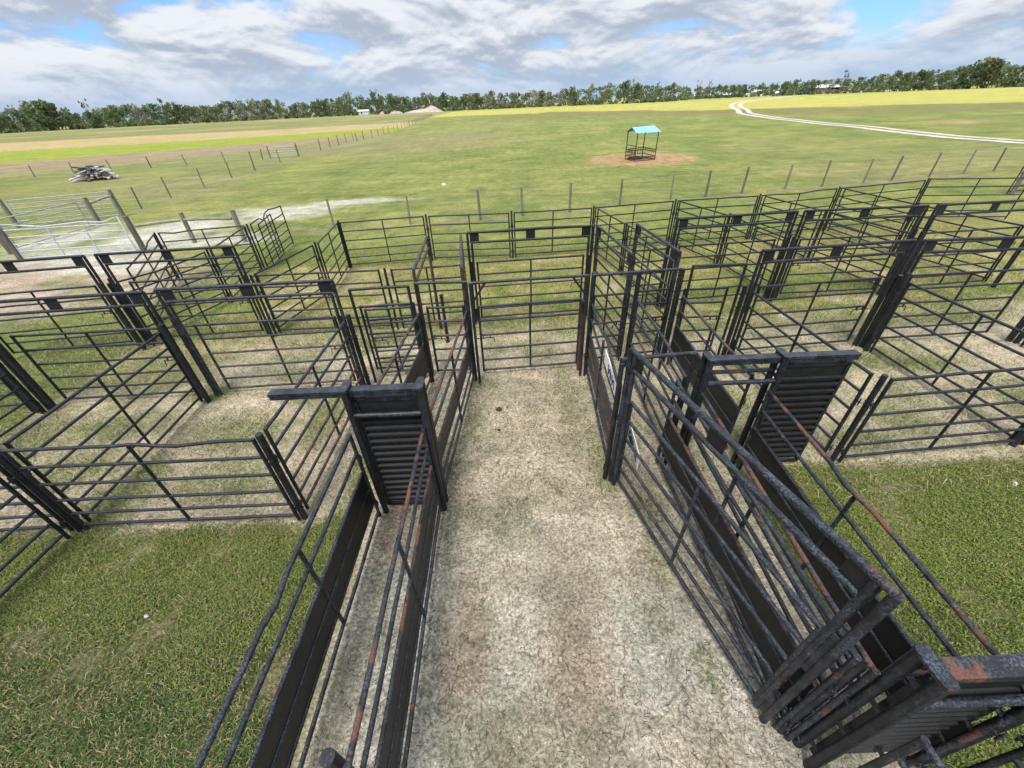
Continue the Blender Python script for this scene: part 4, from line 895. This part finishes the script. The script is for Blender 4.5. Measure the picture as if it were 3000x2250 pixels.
TREES=[(-324.1,282.6,11.2,7.6,'p'),(-345.3,304.1,11.6,10.5,'o'),(-320.4,286.8,11.3,10.2,'o'),(-342.1,307.7,11.0,8.4,'o'),(-317.9,289.6,11.3,6.0,'p'),(-337.9,312.3,10.3,8.3,'o'),(-314.1,293.7,7.9,6.7,'l'),(-335.6,314.8,11.8,11.4,'o'),(-310.7,297.3,10.8,6.0,'p'),(-331.9,318.6,10.6,8.3,'o'),(-307.8,300.3,10.2,8.8,'o'),(-327.4,323.3,12.0,10.9,'o'),(-304.6,303.5,12.9,12.8,'o'),(-322.8,327.9,12.4,7.0,'p'),(-300.6,307.5,10.1,6.8,'l'),(-318.5,332.0,17.3,12.3,'l'),(-295.7,312.2,17.2,17.0,'o'),(-314.1,336.2,17.8,18.7,'o'),(-292.4,315.3,15.4,16.0,'o'),(-310.5,339.5,16.2,13.2,'o'),(-288.9,318.5,14.8,11.5,'o'),(-303.7,342.2,10.9,9.1,'o'),(-280.0,320.8,8.7,9.1,'o'),(-299.4,343.4,11.1,5.8,'p'),(-277.2,328.7,9.8,8.8,'o'),(-296.4,351.9,11.3,10.2,'o'),(-271.5,333.5,12.2,11.1,'o'),(-288.6,358.3,12.4,10.9,'o'),(-267.9,336.3,13.4,10.5,'l'),(-284.1,361.9,13.8,11.7,'o'),(-260.7,341.9,13.4,8.4,'p'),(-277.2,367.3,14.5,14.1,'o'),(-256.4,345.2,13.2,10.6,'m'),(-270.6,372.1,12.0,9.2,'o'),(-251.0,349.1,9.8,6.0,'p'),(-264.5,376.5,14.4,14.1,'o'),(-244.0,354.1,16.9,10.6,'p'),(-256.6,381.9,15.0,13.8,'o'),(-237.0,358.8,12.6,12.2,'o'),(-251.2,385.5,12.2,12.2,'o'),(-230.8,362.8,10.4,6.4,'p'),(-244.0,390.1,11.4,10.3,'o'),(-225.0,366.4,10.9,9.9,'o'),(-237.9,393.8,12.0,10.3,'o'),(-218.9,370.1,10.1,9.5,'o'),(-230.0,398.5,12.7,9.7,'o'),(-211.7,374.3,9.6,8.0,'m'),(-224.4,401.7,14.7,13.6,'o'),(-203.7,378.7,14.4,12.1,'m'),(-214.0,407.3,14.2,9.4,'l'),(-195.9,382.8,14.7,13.1,'m'),(-207.1,410.8,15.4,12.3,'o'),(-187.6,386.9,12.9,10.6,'m'),(-198.1,415.3,14.6,15.4,'o'),(-178.5,391.2,13.9,9.7,'l'),(-187.4,420.2,12.3,8.7,'l'),(-170.4,394.8,8.6,8.2,'o'),(-178.9,423.9,10.2,10.3,'o'),(-162.9,398.0,11.1,8.7,'m'),(-171.7,426.8,11.4,9.7,'o'),(-153.9,401.5,11.5,9.2,'o'),(-159.7,431.5,13.8,11.9,'o'),(-145.2,404.7,10.4,9.8,'o'),(-153.7,433.7,12.8,13.3,'o'),(-134.6,408.4,13.1,10.1,'l'),(-139.4,438.5,16.8,17.4,'o'),(-126.1,411.1,17.5,12.3,'l'),(-128.9,441.7,13.2,8.3,'p'),(-117.0,413.8,13.4,7.0,'p'),(-120.2,444.1,12.9,11.2,'o'),(-106.9,416.5,17.0,11.7,'l'),(-109.1,447.0,14.1,10.9,'o'),(-94.3,419.5,15.1,11.8,'o'),(-97.3,449.7,13.8,14.4,'o'),(-87.2,421.1,13.2,10.3,'l'),(-87.6,451.7,12.5,9.7,'o'),(-77.0,423.0,8.3,8.1,'o'),(-75.5,453.9,12.3,8.7,'l'),(-65.6,425.0,15.0,9.6,'l'),(-64.7,455.5,14.9,13.7,'o'),(-53.1,426.7,11.1,9.3,'o'),(-51.4,457.2,14.9,12.4,'o'),(-41.9,428.0,11.3,9.0,'o'),(-40.7,458.3,10.7,10.0,'o'),(-31.3,428.9,10.4,8.0,'o'),(-29.7,459.1,13.4,14.0,'o'),(-22.8,429.4,13.0,13.1,'o'),(-20.3,459.7,13.3,11.1,'o'),(-10.6,429.9,12.6,12.0,'m'),(-6.5,460.1,14.6,14.9,'o'),(0.4,430.0,11.5,8.6,'m'),(2.1,460.1,12.6,13.0,'o'),(12.2,429.8,10.5,8.2,'l'),(15.9,459.8,12.5,8.4,'l'),(20.0,429.5,11.0,7.6,'l'),(25.5,459.4,11.9,9.9,'o'),(29.3,429.0,13.7,13.5,'m'),(39.3,458.4,13.0,13.6,'o'),(41.9,428.0,11.3,8.6,'m'),(46.9,457.7,12.0,9.5,'o'),(53.8,426.6,10.1,8.1,'m'),(60.8,456.1,14.1,11.8,'o'),(64.9,425.1,11.5,8.8,'o'),(69.5,454.8,15.3,11.9,'o'),(75.9,423.2,12.4,6.3,'p'),(85.1,452.2,16.6,10.7,'l'),(81.1,422.3,11.1,6.3,'p'),(92.4,450.7,15.6,10.6,'p'),(92.5,419.9,13.6,7.5,'p'),(101.2,448.8,16.6,12.9,'l'),(102.5,417.6,13.7,8.3,'p'),(114.6,445.6,17.3,18.0,'o'),(112.9,414.9,17.1,8.8,'p'),(124.3,443.0,15.2,15.3,'o'),(120.7,412.7,10.8,6.3,'p'),(135.3,439.8,13.4,8.4,'p'),(129.2,410.1,10.8,6.2,'p'),(142.7,437.4,14.9,9.9,'p'),(141.4,406.1,11.7,11.2,'o'),(156.0,432.9,14.2,12.0,'o'),(150.0,403.0,8.1,4.4,'p'),(215.5,559.1,14.3,9.2,'p'),(205.4,521.0,9.3,6.2,'p'),(229.5,553.5,12.0,10.7,'o'),(217.8,515.9,9.9,9.2,'m'),(236.4,550.6,11.9,11.6,'o'),(231.6,509.9,12.5,10.7,'o'),(252.2,543.5,11.9,10.7,'o'),(243.2,504.4,11.5,9.1,'o'),(264.0,537.9,11.7,12.3,'o'),(250.3,500.9,11.4,9.5,'o'),(270.7,534.6,11.8,10.2,'o'),(259.8,496.1,9.1,8.7,'m'),(285.0,527.1,12.9,10.5,'o'),(271.8,489.6,8.7,8.5,'o'),(296.7,520.6,11.2,9.7,'o'),(283.4,483.0,11.6,8.9,'o'),(305.5,515.5,13.2,11.6,'o'),(288.6,479.9,10.1,9.8,'o'),(314.1,510.3,14.2,14.8,'o'),(300.4,472.6,12.2,11.5,'o'),(325.0,503.4,13.2,10.4,'o'),(306.5,468.6,11.7,10.0,'o'),(333.7,497.7,12.2,9.6,'o'),(316.5,462.0,13.0,11.8,'m'),(342.6,491.6,12.9,10.6,'o'),(325.2,455.9,12.1,10.7,'o'),(347.9,487.9,12.2,11.7,'o'),(333.8,449.6,9.9,9.6,'o'),(359.0,479.7,13.3,13.7,'o'),(338.5,446.1,11.1,5.8,'p'),(366.3,474.2,13.7,10.8,'o'),(347.5,439.2,14.3,12.7,'o'),(373.3,468.7,14.2,10.0,'l'),(353.2,434.6,15.9,12.3,'o'),(379.1,464.0,16.2,13.3,'o'),(359.1,429.7,13.4,10.5,'o'),(386.6,457.8,15.1,10.7,'l'),(366.3,423.6,15.3,14.8,'o'),(395.1,450.5,15.8,13.0,'o'),(370.3,420.1,13.7,13.6,'o'),(400.5,445.7,16.0,10.1,'p'),(379.3,412.0,14.6,11.6,'o'),(405.8,440.9,14.3,12.9,'o'),(384.7,406.9,13.2,11.6,'o'),(412.3,434.8,17.6,17.0,'o'),(390.7,401.2,19.7,19.5,'o'),(419.6,427.8,19.0,17.3,'o'),(395.1,396.8,21.0,17.9,'o'),(424.3,423.1,20.7,19.4,'o'),(398.9,393.0,19.8,15.5,'o'),(429.1,418.2,17.9,14.0,'o'),(402.9,388.9,17.5,15.4,'o'),(435.0,412.1,15.6,15.7,'o'),(408.3,383.3,10.3,9.3,'o'),(437.9,409.0,15.7,13.1,'o'),(412.8,378.4,9.8,10.3,'o'),(444.1,402.3,14.9,13.1,'o'),(417.6,373.1,14.2,13.5,'o'),(447.8,398.2,13.9,12.3,'o'),(422.9,367.0,15.8,16.7,'o'),(454.1,391.0,16.4,16.3,'o'),(427.1,362.3,16.0,14.2,'o'),(457.3,387.2,15.5,14.9,'o'),(-277.5,328.4,17.8,7.1,'s'),(-106.3,416.6,18.2,7.6,'s'),(323.8,456.9,19.0,6.1,'s'),(211.8,518.4,17.3,4.8,'s'),(222.2,514.0,17.0,4.4,'s'),(-303.1,305.0,14.9,5.9,'s')]
SP=['lone tall thin tree rising above the left treeline','tall slender tree left of the soil mound, above its neighbours','flat-topped bent pine standing clear above the trees behind the farmhouse','left of two thin flat-crowned pines above the sheds','right of two thin flat-crowned pines above the sheds','thin tree poking above the far left end of the treeline']
si=0
for x,y,h,w,k in TREES:
    if k=='s': tree('s',x,y,h,w,'pine_tree',SP[si]); si+=1
    else: nm,lb,gp=TL[k]; tree(k,x,y,h,w,nm,lb,gp)
for x,y,h,w,lb in ((283,550,5.6,5.,'round green bush left of the pale barn'),(309,560,5.4,4.6,'dark bush before the front of the pale barn'),(326,480,4.6,5.,'bushy shrub against the farmhouse wall'),(318,478,3.6,3.4,'small shrub at the left corner of the farmhouse'),(88,420,6.,8.,'round yellow green bush at the edge of the pine wood')): tree('l',x,y,h,w,'bush',lb)
# the wood behind the counted trees, one mass
rg=np.random.default_rng(77); cl=[]
TX=sorted([(math.atan2(x,y),math.hypot(x,y),h) for x,y,h,w,k in TREES if k!='s']); az=np.array([q[0] for q in TX]); dd=np.array([q[1] for q in TX]); hh=np.array([q[2] for q in TX])
ker=np.ones(7)/7; dd=np.convolve(np.pad(dd,3,'edge'),ker,'valid'); hh=np.convolve(np.pad(hh,3,'edge'),ker,'valid')
for k in range(1500):
    a=rg.uniform(az[0]-.05,az[-1]+.05); d=np.interp(a,az,dd)*rg.uniform(1.05,1.2); h=np.interp(a,az,hh)*d/np.interp(a,az,dd)*.92; z=rg.uniform(.05,.86)*h; r=rg.uniform(.13,.24)*h
    cl.append((d*math.sin(a),d*math.cos(a),z,r,min(r*.8,h-z+1)))
V=[];
me=None
def wood(cl):
    V=[];T=[]
    for cx,cy,cz,r,rz in cl:
        n=26; d=rg.normal(0,1,(n,3)); d/=np.linalg.norm(d,axis=1)[:,None]; p=np.array([cx,cy,cz])+d*np.array([r,r,rz])*rg.uniform(.5,1.05,(n,1)); a=rg.normal(0,1,(n,3)); a/=np.linalg.norm(a,axis=1)[:,None]; b=np.cross(a,rg.normal(0,1,(n,3))); b/=np.linalg.norm(b,axis=1)[:,None]; s=rg.uniform(.4,1.1,(n,1))
        V.append(np.stack([p-a*s-b*s*.5,p+a*s-b*s*.3,p+a*s*.6+b*s,p-a*s*.7+b*s*.8],1)); T.append(np.repeat(np.clip(rg.normal(.4,.25)+rg.normal(0,.15,n),0,1),4))
    V=np.concatenate(V).reshape(-1,3); T=np.concatenate(T); n=len(V)//4; me=bpy.data.meshes.new('woodland'); me.vertices.add(len(V)); me.vertices.foreach_set('co',V.astype(np.float32).ravel()); me.loops.add(len(V)); me.loops.foreach_set('vertex_index',np.arange(len(V),dtype=np.int32)); me.polygons.add(n); me.polygons.foreach_set('loop_start',(np.arange(n)*4).astype(np.int32)); me.polygons.foreach_set('loop_total',np.full(n,4,np.int32)); me.attributes.new('tone','FLOAT','POINT').data.foreach_set('value',T.astype(np.float32)); me.update(); me.materials.append(M['l_o']); return me
o=bpy.data.objects.new('woodland',wood(cl)); COL.objects.link(o); tag(o,'dark wood closing off the pasture behind the nearer trees','wood',kind='stuff')
# low brush along the foot of the treeline
cl=[]
for k in range(520):
    a=rg.uniform(az[0]-.05,az[-1]+.05); d=np.interp(a,az,dd)*rg.uniform(.955,1.03); h=rg.uniform(1.2,4.6); cl.append((d*math.sin(a),d*math.cos(a),h*.35,h*.75,h*.55))
o=bpy.data.objects.new('undergrowth',wood(cl)); COL.objects.link(o); tag(o,'low brush along the foot of the treeline','brush',kind='stuff')

# ------------------------------------------------------------------ sky, sun, camera
SUN_EL,SUN_AZ=R(62),R(200)
w=bpy.data.worlds.new('World'); SC.world=w; w.use_nodes=True; t=w.node_tree; t.nodes.clear()
out=nd(t,'ShaderNodeOutputWorld'); sky=nd(t,'ShaderNodeTexSky'); sky.sky_type='NISHITA'; sky.sun_disc=False; sky.sun_elevation=SUN_EL; sky.sun_rotation=SUN_AZ; sky.altitude=20; sky.air_density=1.2; sky.dust_density=1.0; sky.ozone_density=3.
bg1=nd(t,'ShaderNodeBackground'); bg1.inputs['Strength'].default_value=.08; t.links.new(sky.outputs[0],bg1.inputs['Color'])
tc=nd(t,'ShaderNodeTexCoord'); d=tc.outputs['Generated']; sx=nd(t,'ShaderNodeSeparateXYZ'); t.links.new(d,sx.inputs[0]); el=sx.outputs['Z']
def dens(offz):
    mp=nd(t,'ShaderNodeMapping'); mp.inputs['Location'].default_value=(3.1,1.7,offz*CZ); mp.inputs['Scale'].default_value=(CX,CX,CZ); t.links.new(d,mp.inputs['Vector'])
    a=nd(t,'ShaderNodeTexNoise'); a.inputs['Scale'].default_value=1.; a.inputs['Detail'].default_value=9; a.inputs['Roughness'].default_value=.56; a.inputs['Distortion'].default_value=.25; t.links.new(mp.outputs[0],a.inputs['Vector'])
    return a.outputs['Fac']
CX,CZ=4.6,12.5
d0=dens(0.); d1=dens(.026); d2=dens(.007)
lit=math_(t,'ADD',math_(t,'MULTIPLY',math_(t,'SUBTRACT',d0,d1),2.6),math_(t,'MULTIPLY',math_(t,'SUBTRACT',d0,d2),3.2))
lit=ramp(t,lit,-.40,.44)
cc=mixc(t,lit,(.47,.545,.665),(.90,.94,1.0))
cov=ramp(t,d0,.33,.46)
elr=ramp(t,el,-.01,.085)   # cloud deck thins to blue haze close to the horizon
haze=mixc(t,ramp(t,d0,.40,.62),(.44,.60,.83),(.56,.68,.86))
cc=mixc(t,elr,haze,cc)
zen=ramp(t,el,.17,.7,1.,2.3); cs=nd(t,'ShaderNodeVectorMath',operation='SCALE'); t.links.new(cc,cs.inputs[0]); t.links.new(zen,cs.inputs['Scale'])
bg2=nd(t,'ShaderNodeBackground'); bg2.inputs['Strength'].default_value=.49; t.links.new(cs.outputs[0],bg2.inputs['Color'])
sk=mixc(t,1.,sky.outputs[0],(.62,.92,1.5),'MULTIPLY'); t.links.new(sk,bg1.inputs['Color'])
mx=nd(t,'ShaderNodeMixShader'); t.links.new(math_(t,'MAXIMUM',cov,ramp(t,el,.09,.03)),mx.inputs[0]); t.links.new(bg1.outputs[0],mx.inputs[1]); t.links.new(bg2.outputs[0],mx.inputs[2]); t.links.new(mx.outputs[0],out.inputs['Surface'])
sl=bpy.data.lights.new('sun','SUN'); sl.energy=2.2; sl.angle=R(18); sl.color=(1.,.96,.90); so=bpy.data.objects.new('sun',sl); COL.objects.link(so)
dirv=Vector((math.sin(SUN_AZ)*math.cos(SUN_EL),math.cos(SUN_AZ)*math.cos(SUN_EL),math.sin(SUN_EL))); so.rotation_euler=dirv.to_track_quat('Z','Y').to_euler()
cam=bpy.data.cameras.new('camera'); co=bpy.data.objects.new('camera',cam); COL.objects.link(co); SC.camera=co
cam.sensor_fit='HORIZONTAL'; cam.sensor_width=36; cam.lens=36*1149/3000; cam.clip_start=.05; cam.clip_end=6000
p,r_=R(35.7),R(2.5); X0=Vector((1,0,0)); Fw=Vector((0,math.cos(p),-math.sin(p))); Dn=Vector((0,-math.sin(p),-math.cos(p)))
Xc=X0*math.cos(r_)+Dn*math.sin(r_); Yc=-X0*math.sin(r_)+Dn*math.cos(r_)
mt=Matrix((Xc,-Yc,-Fw)).transposed().to_4x4(); mt.translation=(0,0,4.65); co.matrix_world=mt
vs_=SC.view_settings; vs_.view_transform='Standard'; vs_.look='None'; vs_.exposure=.95; vs_.gamma=1; SC.render.film_transparent=False
SC.cycles.max_bounces=6
